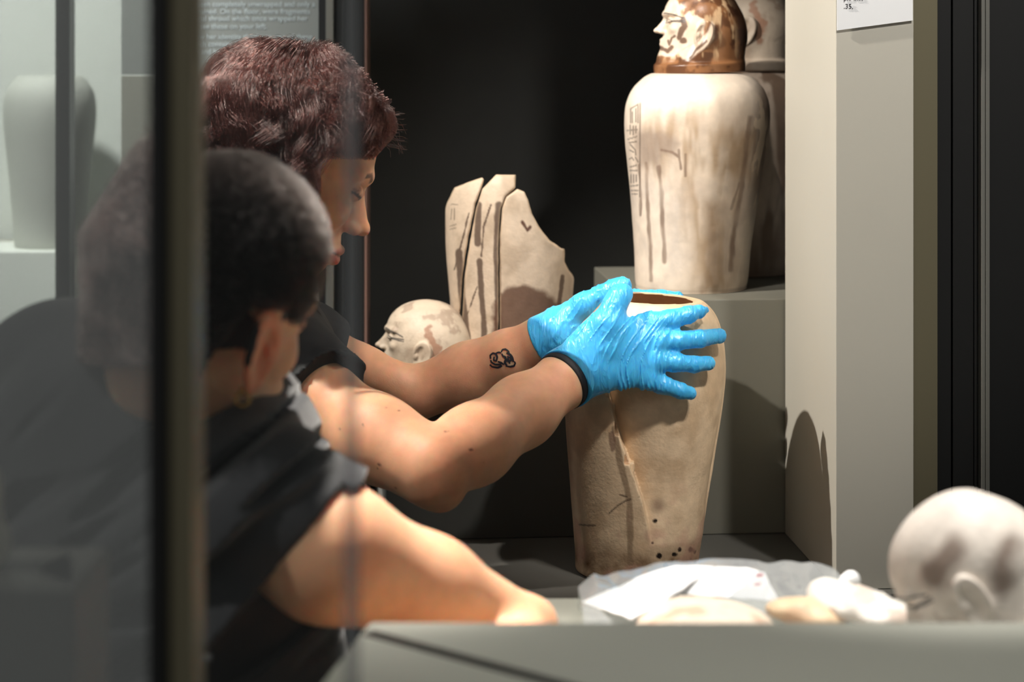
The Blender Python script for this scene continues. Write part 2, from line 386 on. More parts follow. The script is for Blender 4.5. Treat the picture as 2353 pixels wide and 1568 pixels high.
# dark uprights on the right of the pillar
rf = empty('case_door_frame', tuple(case_pt(.16, -.24, 0)), 'black upright door frame with a thin bright metal line right of the pillar', 'frame')
bevel_box('side_jamb', (.0925, -.262, 0), (.123, -.02, 2.9), M['frame_olive'], rf, .0006)
bevel_box('black_upright', (.124, -.25, 0), (.143, -.12, 2.9), M['rubber'], rf, .001)
bevel_box('black_upright', (.145, -.25, 0), (.170, -.12, 2.9), M['rubber'], rf, .001)
bevel_box('bright_strip', (.1755, -.262, 0), (.1800, -.25, 2.9), M['alu'], rf, .0005)
bevel_box('bright_strip', (.1807, -.262, 0), (.1855, -.25, 2.9), M['alu'], rf, .0005)
bevel_box('black_upright', (.171, -.2495, 0), (.36, -.12, 2.9), M['rubber'], rf, .001)
# glass door in front of the people
gd = empty('glass_door', (-.18, 1.1, 0), 'glass door with an olive metal post and black seal in front of the people', 'door')
bevel_box('seal', (-.1985, 1.085, 0), (-.1885, 1.135, 2.9), M['rubber'], gd, frame='w')
bevel_box('post', (-.1883, 1.09, 0), (-.1745, 1.13, 2.9), M['frame_olive'], gd, frame='w')
o = bevel_box('glass_pane', (-.62, 1.105, .02), (-.199, 1.111, 2.88), M['pane_hazy'], gd, 0, frame='w'); o['label'] = 'left pane full of reflections'
o = bevel_box('glass_pane', (-.174, 1.107, .02), (-.0945, 1.1085, 2.88), M['pane'], gd, 0, frame='w'); o['label'] = 'clear right pane'
o = bevel_box('pane_edge', (-.0943, 1.105, .02), (-.0843, 1.109, 2.88), M['pane_edge'], gd, .0005, frame='w'); o['label'] = 'milky polished glass edge'
# counter in the foreground
ZC = 1.1285
def slab(name, pts, z0, z1, m, parent=None, bev=.002):
    bm = bmesh.new(); n = len(pts)
    a = [bm.verts.new((x, y, z0)) for x, y in pts]; b = [bm.verts.new((x, y, z1)) for x, y in pts]
    bm.faces.new(b); bm.faces.new(a[::-1])
    for i in range(n): bm.faces.new((a[i], a[(i+1) % n], b[(i+1) % n], b[i]))
    bmesh.ops.recalc_face_normals(bm, faces=bm.faces)
    if bev: bmesh.ops.bevel(bm, geom=bm.edges[:], offset=bev, segments=2, affect='EDGES')
    me = bpy.data.meshes.new(name); bm.to_mesh(me); bm.free(); me.materials.append(m)
    o = bpy.data.objects.new(name, me); C.objects.link(o)
    if parent is not None: put(o, parent)
    return o
def G(px, py, z):                     # where the ray of a pixel meets height z
    D = (EYE-z)*F/(py-HORIZON); return ((px-1176.5)/F*D, D)
ct = empty('counter', (.15, 1.25, 0), 'long pale grey counter across the bottom right foreground with a black seam', 'counter')
A1, A2 = G(848, 1430, ZC), G(738, 1568, ZC)
A3 = (A2[0]+(A2[0]-A1[0])*1.0, A2[1]+(A2[1]-A1[1])*1.0)
g1, g2 = G(846, 1456, ZC), G(1290, 1575, ZC)
g3 = (g2[0]+(g2[0]-g1[0])*1.2, g2[1]+(g2[1]-g1[1])*1.2)
slab('counter_top', [A1, A2, A3, (.75, A3[1]), (.75, A1[1])], ZC-.03, ZC, M['ledge'], ct)
dx, dy = g3[0]-g1[0], g3[1]-g1[1]; ll = math.hypot(dx, dy); nx, ny = -dy/ll*.0055, dx/ll*.0055
slab('black_seam', [(g1[0]-nx, g1[1]-ny), (g3[0]-nx, g3[1]-ny), (g3[0]+nx, g3[1]+ny), (g1[0]+nx, g1[1]+ny)], ZC-.002, ZC+.0012, M['rubber'], ct, .0004)
slab('cabinet', [(.0, 1.15), (.75, 1.15), (.75, 1.43), (.0, 1.43)], 0, ZC-.03, M['ledge'], ct)
TT = 1.025
tb = empty('work_table', (.3, 1.66, 0), 'pale grey work table under the plastic bag, just behind the counter', 'table')
slab('tabletop', [(-.02, 1.47), (.85, 1.47), (.85, 1.884), (-.02, 1.884)], TT-.03, TT, M['ledge'], tb)
for x, y in ((.02, 1.5), (.8, 1.5), (.02, 1.84), (.8, 1.84)):
    slab('leg', [(x-.02, y-.02), (x+.02, y-.02), (x+.02, y+.02), (x-.02, y+.02)], 0, TT-.03, M['frame_dark'], tb)
# pale jar shape far left
def lathe(name, prof, centre, m, nth=96, parent=None, disp=None, colf=None, axis=(0, 0), th0=0):
    prof = np.array(prof, float); nz = len(prof)
    th = np.linspace(0, 2*np.pi, nth, endpoint=False)+th0
    Z = prof[:, 0][:, None]+0*th; R = prof[:, 1][:, None]+0*th; T = 0*Z+th
    if disp is not None: R = R+disp(T, Z)
    X = np.stack([centre[0]+R*np.cos(T)+axis[0]*Z, centre[1]+R*np.sin(T)+axis[1]*Z, centre[2]+Z], -1).reshape(-1, 3)
    i = np.arange(nz-1)[:, None]*nth; j = np.arange(nth)[None]
    a = i+j; b = i+(j+1) % nth
    Q = np.stack([a, b, b+nth, a+nth], -1).reshape(-1, 4)
    col = colf(X) if colf else None
    o = mesh_obj(name, X, Q, m, parent, col)
    return o
def interp_prof(pts, n, z0=None):
    pts = np.array(pts, float); t = np.linspace(0, 1, n)
    s = np.concatenate([[0], np.cumsum(np.hypot(*np.diff(pts, axis=0).T))]); s /= s[-1]
    # Catmull-Rom through the points
    out = []
    P0 = np.vstack([2*pts[0]-pts[1], pts, 2*pts[-1]-pts[-2]])
    for u in t:
        k = min(np.searchsorted(s, u, 'right')-1, len(pts)-2); k = max(k, 0)
        f = (u-s[k])/(s[k+1]-s[k]); p0, p1, p2, p3 = P0[k:k+4]
        out.append(.5*((2*p1)+(-p0+p2)*f+(2*p0-5*p1+4*p2-p3)*f*f+(-p0+3*p1-3*p2+p3)*f**3))
    out = np.array(out); out[:, 1] = np.maximum(out[:, 1], .0002); return out
JAR = [(0, .001), (0, .066), (.006, .075), (.06, .0795), (.14, .0885), (.20, .0965), (.228, .0985), (.250, .0965), (.268, .0895), (.281, .078), (.288, .068), (.2905, .055), (.2905, .001)]
pj = interp_prof(JAR, 90); pj = pj*np.array([.95, .75])
o = lathe('reflection_jar', pj, (P(108, 590, 3.2)[0], 3.22, 1.2225), mat('pale_jar_reflection', L((176, 178, 168)), .7), 64)  # solid stand-in for the reflection of the complete jar
set_origin(o, (P(108, 590, 3.2)[0], 3.22, 1.2225)); tag(o, 'blurred pale jar standing in for a reflection at the far left', 'jar')
sh = bevel_box('pedestal', (-1.2, 3.13, 0.001), (-.704, 3.295, 1.222), mat('pedestal_paint', L((222, 225, 216)), .7), frame='w'); tag(sh, 'pale grey pedestal under the blurred jar at the far left', 'pedestal')

# ------------------------------------------------------------------ canopic jar bodies
def drips(x, y, lines):               # darkness of run-down stains, in picture-plane units of the front face
    m = np.zeros(x.shape)
    for pts, w in lines:
        pts = np.array(pts, float)
        d = seg2(x, y, pts); m = np.maximum(m, sstep(w*1.15, w*.3, d+w*.8*(fbm(np.stack([x, y*.3, 0*x], -1), .12, 2, 7)-.45))*(.55+.6*noise(np.stack([x, y*.5, 0*x], -1), .06, 9)))
    return m
CREAM = L((238, 222, 204)); BROWN = L((150, 120, 92)); DBROWN = L((92, 68, 50))
def mix(a, b, t): return a*(1-t[:, None])+b*t[:, None]
def jar_col(V):
    x, y = pix(V); n1 = fbm(V, 28, 4, 3); n2 = fbm(V*np.array([1, 1, .25]), 60, 3, 9)
    c = np.tile(CREAM, (len(V), 1))
    c = mix(c, L((214, 200, 186)), sstep(.4, .7, n1)*.7)
    # broad brown wash
    blob = sstep(60, -30, poly2(x, y, [(1480, 290), (1560, 262), (1700, 270), (1760, 300), (1735, 420), (1700, 420), (1675, 540), (1690, 670), (1600, 670), (1585, 560), (1575, 430), (1540, 350), (1520, 395), (1480, 370)])+90*(n2-.5))
    c = mix(c, L((176, 150, 122)), blob*(.35+.6*sstep(.38, .62, n2)))
    wash = sstep(14, -8, poly2(x, y, [(1460, 300), (1520, 300), (1560, 330), (1545, 352), (1520, 350), (1517, 392), (1495, 378), (1486, 385), (1468, 380)])+30*(n1-.5))
    c = mix(c, L((158, 140, 126)), wash*.75)
    dr = drips(x, y, [([(1485, 375), (1489, 480), (1496, 600), (1495, 645)], 6), ([(1514, 385), (1520, 460), (1526, 560), (1527, 602)], 6.5),
                      ([(1469, 380), (1472, 440), (1472, 495)], 4), ([(1560, 345), (1564, 388)], 4), ([(1575, 355), (1575, 405)], 4.5), ([(1520, 345), (1545, 350), (1562, 362)], 4),
                      ([(1725, 270), (1716, 330), (1704, 430), (1690, 520), (1683, 560), (1680, 620)], 8), ([(1700, 420), (1680, 480)], 4)])
    c = mix(c, L((124, 100, 84)), np.clip(dr, 0, 1)*.8)
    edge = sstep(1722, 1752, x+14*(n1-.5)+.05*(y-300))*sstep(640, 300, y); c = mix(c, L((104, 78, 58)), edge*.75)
    c = mix(c, L((236, 216, 190)), sstep(.60, .68, fbm(V*np.array([1, 1, .4]), 90, 3, 88))*sstep(1715, 1735, x)*sstep(200, 260, y)*.7)
    lowb = sstep(20, -20, poly2(x, y, [(1625, 470), (1650, 470), (1655, 670), (1615, 670)])+60*(n2-.5)); c = mix(c, L((138, 110, 82)), lowb*.7)
    # column of carved signs down the left side
    gl = [[(1449, 250), (1466, 240)], [(1449, 250), (1449, 282)], [(1453, 258), (1453, 282)], [(1461, 250), (1461, 280)], [(1466, 242), (1466, 282)],
          [(1441, 300), (1464, 298)], [(1448, 288), (1448, 308)], [(1455, 290), (1455, 310)], [(1461, 290), (1461, 306)],
          [(1443, 320), (1463, 314)], [(1446, 328), (1462, 326)], [(1448, 332), (1460, 345), (1461, 356)], [(1447, 345), (1456, 350)],
          [(1446, 366), (1452, 362), (1456, 368)], [(1460, 362), (1466, 372)], [(1448, 384), (1462, 380)], [(1448, 392), (1464, 392)],
          [(1450, 402), (1450, 420)], [(1456, 402), (1456, 420)], [(1462, 402), (1462, 418)], [(1449, 428), (1466, 426)], [(1450, 438), (1466, 438)], [(1452, 446), (1464, 446)], [(1471, 238), (1470, 452)]]
    gd_ = np.full(len(V), 99.)
    m = (x < 1490) & (x > 1420) & (y > 220) & (y < 470)
    for g in gl: gd_[m] = np.minimum(gd_[m], seg2(x[m], y[m], g))
    front = V[:, 1] < 2.74
    c = mix(c, L((110, 96, 84)), sstep(2.3, .9, gd_)*.75*front)
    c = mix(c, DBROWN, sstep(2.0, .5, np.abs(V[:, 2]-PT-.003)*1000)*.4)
    return c
def jar_disp(T, Z):
    p = np.stack([np.cos(T)*.08, np.sin(T)*.08, Z], -1)
    return .0012*(fbm(p, 18, 2, 5)-.5)+.0005*(fbm(p, 90, 2, 6)-.5)
jc = (P(1588, 665, 2.70)[0], 2.70, PT+.0005)
o = lathe('canopic_jar', interp_prof(JAR, 340), jc, M['stone_gloss'], 560, None, jar_disp, jar_col, axis=(.035, 0)); set_origin(o, jc)
tag(o, 'large complete cream stone jar with brown run stains standing on the tall plinth', 'jar')
j2 = (P(1700, 628, 2.885)[0], 2.885, PT+.0005)
def jar2_col(V):
    n1 = fbm(V, 30, 3, 23); n2 = fbm(V*np.array([1, 1, .2]), 50, 3, 19)
    c = np.tile(L((206, 188, 170)), (len(V), 1)); c = mix(c, L((110, 84, 64)), sstep(.42, .62, n2)*.8)
    zb = sstep(PT+.09, PT+.05, V[:, 2]+.02*(n1-.5)); return mix(c, L((150, 128, 112)), zb*.6)
o = lathe('canopic_jar', interp_prof(JAR, 160), j2, M['stone_gloss'], 260, None, jar_disp, jar2_col, axis=(.02, 0)); set_origin(o, j2)
tag(o, 'darker stained stone jar half hidden behind the large complete jar', 'jar')

# ------------------------------------------------------------------ heads (people and carved lids share one sculpt)
def ear(p, s, big=1.0, carve=True, flare=.35, out=0):
    c = np.array([-.014, s*(.079+out), -.012]); q = p-c
    t = .25; x = q[..., 0]*math.cos(t)+q[..., 2]*math.sin(t); z = -q[..., 0]*math.sin(t)+q[..., 2]*math.cos(t)
    y = q[..., 1]*s-flare*np.maximum(-x, 0)*1.0
    w = .020*big*(1+.18*z/.034)
    e = np.sqrt((x/w)**2+(z/(.034*big))**2)
    d = np.maximum((e-1)*.018*big, np.abs(y)-.0045*big)
    d = smax((e-1)*.018*big, np.abs(y)-.0048*big, .004)
    if carve:
        q2 = np.stack([x-.004*big, y-.006*big, z], -1)
        d = smax(d, -ell(q2, (0, 0, 0), (.0115*big, .0065*big, .022*big)), .0025)
        d = smin(d, ell(np.stack([x-.011*big, y, z+.002], -1), (0, 0, 0), (.005*big, .005*big, .007*big)), .003)
        d = smin(d, ell(np.stack([x+.003*big, y-.001, z-.008*big], -1), (0, 0, 0), (.0028*big, .004*big, .014*big)), .003)
    return d
def human_head(p, ears=(1, -1), open_=.35, big=1.0, flare=.35, out=0):
    y = np.abs(p[..., 1]); m = np.stack([p[..., 0], y, p[..., 2]], -1)
    d = ell(p, (-.012, 0, .030), (.098, .076, .085))
    d = smin(d, ell(p, (.026, 0, -.015), (.060, .060, .080)), .03)
    d = smin(d, ell(p, (.032, 0, -.066), (.050, .047, .042)), .02)
    d = smin(d, ell(p, (.072, 0, -.100), (.017, .019, .014)), .016)
    d = smin(d, cone(m, (.012, .051, -.058), (.058, .026, -.098), .012, .010), .016)
    d = smin(d, ell(m, (.056, .043, -.034), (.024, .022, .022)), .018)
    d = smin(d, ell(p, (.072, 0, -.074), (.024, .029, .026)), .014)
    d = smin(d, cone(m, (.087, .006, .019), (.066, .052, .018), .008, .007), .012)
    d = smax(d, -ell(m, (.094, .034, -.002), (.020, .021, .014)), .014)
    d = smin(d, ell(m, (.0735, .0325, -.004), (.0135, .0155, .0115)), .003)
    d = smin(d, cone(p, (.074, 0, .004), (.094, 0, -.036), .009, .0135), .009)
    d = smin(d, cone(p, (.082, 0, .006), (.108, 0, -.034), .0060, .0080), .008)
    d = smin(d, ell(p, (.1110, 0, -.038), (.0095, .0095, .0085)), .006)
    d = smin(d, ell(m, (.0985, .0115, -.0435), (.0095, .0058, .0068)), .006)
    d = smax(d, -ell(m, (.103, .0060, -.0500), (.0055, .0030, .0032)), .002)
    d = smin(d, cone(m, (.098, 0, -.0720), (.084, .024, -.0770), .0062, .003), .005)
    d = smin(d, cone(m, (.0965, 0, -.0845), (.083, .022, -.0780), .0075, .003), .005)
    d = smax(d, -cone(m, (.1035, 0, -.0780), (.085, .026, -.0775), .0012, .0012), .002)
    for s in ears: d = smin(d, ear(p, s, big, True, flare, out), .005)
    return d
def xf(c, yaw, pitch, roll, sc=1.0):
    R = np.array(Euler((roll, pitch, yaw), 'XYZ').to_matrix()); c = np.array(c); sc = np.array([sc]*3 if np.isscalar(sc) else sc)
    def inv(p): return ((p-c)@R)/sc
    def fwd(q): return (np.asarray(q)*sc)@R.T+c
    return inv, fwd, float(sc.min()), R

# carved lid head, local: x towards the face, origin at the base centre; units metres
LS = np.array([.50, .50, .385])
def lid_sdf(p, wig=True):
    q = (p-np.array([.0, 0, .0735]))/LS
    head = human_head(q, ears=(), open_=1)*.385
    m = np.stack([p[..., 0], np.abs(p[..., 1]), p[..., 2]], -1)
    d = smin(head, cone(p, (.014, 0, .04), (.008, 0, .008), .030, .036), .010)
    w = ell(p, (-.010, 0, .060), (.054, .050, .054))
    w = smin(w, cone(p, (-.018, 0, .045), (-.010, 0, .018), .0475, .052), .01)
    cut = smax(cone(p, (.060, 0, .095), (.066, 0, .022), .033, .036), -(p[..., 0]-.004), .004)
    w2 = smax(w, -cut, .003)
    d = smin(d, w2, .0015)
    # folded wig lappets down to the front
    d = smin(d, cone(p, (.010, 0, .034), (.020, 0, .012), .034, .038), .010)
    d = smin(d, cone(m, (-.004, .040, .040), (.014, .038, .012), .013, .014), .012)
    base = np.maximum(np.hypot(p[..., 0], p[..., 1])-.0615, np.abs(p[..., 2]-.008)-.008)
    d = smin(d, smax(np.hypot(p[..., 0], p[..., 1])-.0615, np.abs(p[..., 2]-.0065)-.0065, .003), .006)
    e = np.stack([p[..., 0]-.004, p[..., 1], p[..., 2]-.058], -1)/.60
    for s in (1, -1):
        e2 = e-np.array([.004, s*.007, .0])
        d = smin(d, ear(e2, s, 1.0)*.60, .002)
    d = smax(d, -p[..., 2], .001)
    return d
def lid_paint(p, kind):
    x, y, z = p[:, 0], p[:, 1], p[:, 2]; a = np.abs(y)
    n1 = fbm(p, 60, 4, 31); n2 = fbm(p, 130, 3, 37)
    stone = L((232, 214, 196)) if kind == 0 else (L((188, 172, 152)) if kind == 1 else (L((170, 156, 140)) if kind == 2 else L((236, 226, 214))))
    c = np.tile(stone, (len(p), 1))
    c = mix(c, stone*.8, sstep(.45, .65, n1)*.5)
    face = sstep(-.002, .003, x-.012+.25*np.maximum(z-.075, 0)-.12*np.maximum(.05-z, 0))*sstep(.020, .030, z)
    if kind == 0:
        wigm = (1-face); wigm = np.maximum(wigm, sstep(.018, .014, z))
        neck = sstep(.006, -.002, np.abs(z-.022-.75*np.maximum(.045-x, 0))-.009)*sstep(.050, .044, z)*(x > -.010)
        streak = sstep(.05, .0, np.abs(x+.004-(z-.04)*.25)*10)*sstep(.075, .055, z)*sstep(.02, .03, z)*(x < .01)
        wc = mix(np.tile(L((150, 108, 74)), (len(p), 1)), L((92, 62, 42)), sstep(.40, .60, n1))
        wc = mix(wc, L((212, 176, 134)), sstep(.55, .70, n2)*.8*(x > -.045))
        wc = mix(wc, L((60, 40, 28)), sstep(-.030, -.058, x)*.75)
        k = wigm*(1-.85*neck)*(1-.85*streak); c = mix(c, wc[0]*0+wc, k) if False else c*(1-k[:, None])+wc*k[:, None]
        bl = sstep(.006, .0, np.hypot(x-.026, z-.052)-.007+.012*(n2-.5))+sstep(.006, 0, np.hypot(x-.022, z-.036)-.003+.01*(n2-.5))+sstep(.004, 0, seg2(x, z, [(.030, .048), (.036, .038), (.038, .030)])-.0015+.012*(n2-.5))
        bl = bl+sstep(.004, 0, np.hypot(x-.034, z-.028)-.009+.016*(n2-.5))
        c = mix(c, L((92, 66, 44)), np.clip(bl, 0, 1)*.9)
    if kind == 3:
        c = mix(c, L((120, 88, 66)), sstep(.016, .004, np.hypot(x-.028, z-.045)+.02*(n2-.5))*.85)  # shade in the hollow of the table head painted as brown
    if kind in (1, 2):
        pt = sstep(.56, .66, n1)*sstep(.06, .075, z); c = mix(c, L((126, 104, 88)), pt*.5)
        st = sstep(.004, .0, seg2(x, z, [(-.01, .085), (-.022, .062), (-.02, .04)])-.003+.012*(n2-.5)); c = mix(c, L((140, 100, 78)), st*.8)
        c = mix(c, L((120, 96, 76)), sstep(.55, .75, fbm(p, 35, 3, 77))*.35)
    if kind == 0:
        X = 1608-x/SPX; Y = 170-z/SPX
        nz = 7*(n2-.5)+5*(n1-.5)
        w = mix(np.tile(L((142, 98, 64)), (len(p), 1)), L((96, 62, 40)), sstep(.42, .58, n1))
        w = mix(w, L((214, 180, 140)), sstep(.52, .66, fbm(p*np.array([1, 1, .35]), 120, 3, 44))*.8*sstep(1700, 1680, X)*sstep(150, 120, Y))
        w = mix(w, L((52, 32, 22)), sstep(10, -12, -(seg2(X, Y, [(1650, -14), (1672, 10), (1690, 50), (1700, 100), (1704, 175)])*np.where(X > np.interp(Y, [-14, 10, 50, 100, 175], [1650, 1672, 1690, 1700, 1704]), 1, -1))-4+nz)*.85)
        f_ = sstep(3, -3, poly2(X, Y, [(1480, -40), (1548, -20), (1562, 12), (1566, 44), (1580, 60), (1584, 40), (1600, 38), (1618, 52), (1612, 80), (1596, 100), (1578, 108), (1545, 130), (1520, 128), (1480, 122)])+nz*.6)
        f_ = np.maximum(f_, sstep(3, -3, poly2(X, Y, [(1632, 52), (1638, 60), (1635, 90), (1622, 108), (1600, 122), (1580, 138), (1565, 137), (1555, 120), (1580, 106), (1600, 97), (1620, 76)])+nz*.6))
        b_ = np.maximum.reduce([sstep(2.5, -2, seg2(X, Y, [(1569, 48), (1572, 62), (1563, 78), (1560, 88)])-6+nz), sstep(2.5, -2, np.hypot(X-1568, Y-95)-8+nz*.7), sstep(2, -2, seg2(X, Y, [(1536, 94), (1538, 104), (1544, 88), (1550, 84)])-3+nz*.7),
                                sstep(2, -2, seg2(X, Y, [(1543, 108), (1534, 118), (1520, 110)])-5+nz*.7), sstep(2, -2, seg2(X, Y, [(1616, 98), (1594, 116), (1580, 134)])-3.5+nz*.5)])
        c = mix(np.tile(L((224, 204, 184)), (len(p), 1)), L((200, 176, 152)), sstep(.4, .65, n1)*.5)
        c = c*f_[:, None]+w*(1-f_[:, None]); c = mix(c, L((88, 60, 42)), b_*.9)
    # painted brow, eye outline and cosmetic line on both sides
    if kind != 2:
        d = seg2(x, z, [(.0515, .0800), (.045, .0825), (.036, .0800), (.022, .0745)]); m1 = sstep(.0011, .0005, d)
        d = seg2(x, z, [(.0490, .0725), (.0445, .0755), (.037, .0715), (.021, .0715)]); m1 = np.maximum(m1, sstep(.0010, .0004, d))
        d = seg2(x, z, [(.0490, .0725), (.043, .0690), (.037, .0705), (.021, .0690)]); m1 = np.maximum(m1, sstep(.0010, .0004, d))
        c = mix(c, L((52, 50, 52)), m1*.92*(a > .006))
        c = mix(c, L((64, 84, 78)), sstep(.0024, .0016, np.hypot(x-.0445, (z-.0718)*1.1))*.9*(a > .006))
        d = seg2(x, z, [(.05, .0495), (.0575, .0505)]); c = mix(c, L((120, 90, 80)), sstep(.0008, .0003, d)*.4)
    return c
SPX = 2.70/F
lid_cache = {}
def make_lid(kind, loc, yaw, pitch, roll, sc, label, h=.0010):
    key = h
    if key not in lid_cache: lid_cache[key] = sdf_mesh(lid_sdf, (-.075, -.07, -.006), (.075, .07, .128), h)
    V, Q = lid_cache[key]; V = V.astype(np.float32); col = lid_paint(V, kind)
    o = mesh_obj('stone_bust', V, Q, M['stone_gloss' if kind == 0 else 'stone'], None, col)
    o.location = loc; o.rotation_euler = (roll, pitch, yaw); o.scale = (sc,)*3
    return tag(o, label, 'carved head')
zl = PT+.2912
make_lid(0, (jc[0]+.035*.29+.001, 2.70, zl), math.pi, .03, 0, 1.0, 'brown-stained carved head lid with painted eye on top of the complete jar', .0009)
make_lid(2, (j2[0]+.0085, 2.885, zl), math.pi-.15, 0, 0, 1.12, 'plain carved head lid behind the painted head lid, half cut off by the pillar', .0009)
make_lid(1, (P(968, 905, 2.70)[0], 2.70, LT), math.pi, 0, 0, 1.04, 'small carved stone head standing on the low plinth left of the broken jar pieces', .0009)
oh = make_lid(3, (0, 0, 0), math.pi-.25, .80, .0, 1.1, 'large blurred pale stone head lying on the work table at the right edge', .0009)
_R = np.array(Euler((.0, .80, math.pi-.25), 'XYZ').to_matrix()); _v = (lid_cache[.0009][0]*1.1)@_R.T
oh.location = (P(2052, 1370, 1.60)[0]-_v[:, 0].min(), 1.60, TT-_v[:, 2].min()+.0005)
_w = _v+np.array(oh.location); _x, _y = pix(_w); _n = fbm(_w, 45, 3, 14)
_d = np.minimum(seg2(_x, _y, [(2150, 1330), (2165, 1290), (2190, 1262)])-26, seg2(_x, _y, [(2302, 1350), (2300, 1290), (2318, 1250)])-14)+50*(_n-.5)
_c = lid_paint(lid_cache[.0009][0].astype(np.float32), 3); _c = mix(_c, L((96, 68, 50)), sstep(30, -20, _d)*.75)  # brown patches paint in the shade under the arch of the head
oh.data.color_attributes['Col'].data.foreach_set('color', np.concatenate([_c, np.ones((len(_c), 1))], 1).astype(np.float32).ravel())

# ------------------------------------------------------------------ broken jar held in the gloves
DJ = 2.40; SJ = DJ/F
BJ0 = np.array([P(1462, 1310, DJ)[0], DJ, FZ+.001])
HJ = .3255
JT = (1490-1462)*SJ/HJ
prof = np.array([(0, 137), (8, 141), (40, 143), (150, 156), (300, 174), (400, 184), (450, 186), (500, 182), (540, 174), (575, 162), (600, 145), (620, 121), (640, 88)], float)
PZ = prof[:, 0]*SJ; PR = prof[:, 1]*SJ
def jarR(z): return np.interp(z, PZ, PR)
_cr = interp_prof(np.stack([PZ, PR], 1), 200)
def jarR(z): return np.interp(z, _cr[:, 0], _cr[:, 1])
def spall(x, y, z, ang):               # big shallow break scar on the front, its sharp edge running down from the shoulder
    # edge position (metres right of the axis) against height
    zz = (z)/SJ
    ex = np.interp(zz, [60, 100, 140, 190, 250, 325, 415, 470, 560], [22, 18, 10, -3, -26, -57, -86, -96, -110])*SJ
    s = x-ex
    dep = np.interp(zz, [0, 90, 150, 230, 330, 470, 600], [0, .0, .008, .020, .026, .024, .016])
    return dep*sstep(-.0012, .0012, s)*np.exp(-np.maximum(s, 0)/.055)*(y < 0)
ca = P(1384, 676, 2.46); cb = P(1303, 812, 2.40); cc = P(1452, 700, 2.312)
cn = np.cross(cb-ca, cc-ca); cn = cn/np.linalg.norm(cn)
if cn[2] < 0: cn = -cn
ZR = EYE-(686-HORIZON)/F*DJ
def broken_sdf(p):
    z = p[..., 2]-BJ0[2]; x = p[..., 0]-BJ0[0]-JT*z; y = p[..., 1]-BJ0[1]
    rho = np.hypot(x, y)
    R = jarR(z)
    R2 = R-spall(x, y, z, None)
    w = .0008*(fbm(p, 30, 2, 12)-.5)
    outer = np.maximum((rho-R2)*.93+w, np.abs(z-.162)-.162-.02)
    th = .0145
    inner = (rho-np.maximum(R-.038+.024*sstep(.26, .30, z), .001))*.93
    inner = np.maximum(inner, .022-z)
    d = smax(outer, -inner, .0015)
    d = smax(d, -z, .004)
    top = (p[..., 2]-ZR)+.05*x+.0015*(fbm(p, 60, 2, 4)-.5)
    d = smax(d, top, .0015)
    c = (p-ca.astype(np.float32))@cn.astype(np.float32)+.003*(fbm(p, 40, 2, 8)-.5)
    d = smax(d, c, .0012)
    return d
V, Q = sdf_mesh(broken_sdf, BJ0+np.array([-.13, -.12, -.012]), BJ0+np.array([.14, .12, .345]), .0014)
x, y = pix(V); n1 = fbm(V, 26, 4, 51); n2 = fbm(V, 90, 3, 52)
zz = (V[:, 2]-BJ0[2])/SJ; xa = (V[:, 0]-BJ0[0]-JT*(V[:, 2]-BJ0[2])); rr = np.hypot(xa, V[:, 1]-BJ0[1])
c = np.tile(L((232, 205, 172)), (len(V), 1)); c = mix(c, L((206, 176, 142)), sstep(.4, .65, n1)*.8)
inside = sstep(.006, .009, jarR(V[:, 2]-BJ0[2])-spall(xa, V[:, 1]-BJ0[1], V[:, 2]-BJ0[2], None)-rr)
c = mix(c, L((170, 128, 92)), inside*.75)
cutf = sstep(.002, .0, np.abs((V-ca)@cn))*sstep(.001, .003, jarR(V[:, 2]-BJ0[2])-rr)
c = mix(c, L((188, 132, 92)), cutf*.8*(.5+n1))
topf = sstep(.0025, .0, np.abs(V[:, 2]-ZR+.05*xa)); c = mix(c, L((214, 182, 146)), topf*.7)
fr_ = (V[:, 1] < BJ0[1]-.0)
foot = sstep(105, 40, zz+60*(n1-.5))*fr_; c = mix(c, L((122, 92, 64)), foot*.8*(.4+n2))
for (bx, by, br) in ((1549, 1275, 7), (1589, 1264, 8), (1560, 1263, 3), (1587, 1285, 4), (1516, 1277, 5), (1505, 1196, 4), (1499, 1248, 2), (1530, 1300, 5)):
    c = mix(c, L((26, 18, 14)), sstep(1.5, -1.5, np.hypot(x-bx, y-by)-br+14*(n2-.5))*fr_)
c = mix(c, L((110, 80, 66)), sstep(26, 4, np.hypot(x-1511, y-1162))*.6*fr_)
stripe = sstep(9, 5, seg2(x, y, [(1412, 985), (1424, 1060), (1440, 1120), (1447, 1160), (1448, 1240), (1448, 1310)])+6*(n2-.5))
c = mix(c, L((140, 116, 92)), stripe*.75*fr_)
c = mix(c, L((128, 96, 82)), sstep(3, 0, poly2(x, y, [(1400, 995), (1408, 992), (1414, 1010), (1412, 1035), (1406, 1038), (1401, 1020)])+4*(n2-.5))*.7*fr_)
for cr in ([(1400, 1180), (1420, 1162), (1440, 1150), (1450, 1148)], [(1330, 1206), (1350, 1208), (1368, 1208)], [(1425, 1138), (1440, 1142)]):
    c = mix(c, L((70, 50, 42)), sstep(2.6, .8, seg2(x, y, cr))*.8*fr_)
c = mix(c, L((196, 150, 132)), sstep(.5, .7, fbm(V, 40, 3, 61))*sstep(260, 120, zz)*.5)
leftdk = sstep(1325, 1300, x+10*(n1-.5))*fr_; c = mix(c, L((140, 108, 84)), leftdk*.5)
o = mesh_obj('broken_canopic_jar', V, Q, M['stone'], None, c); set_origin(o, BJ0)
tag(o, 'broken headless stone jar held upright between the two blue gloves', 'jar')

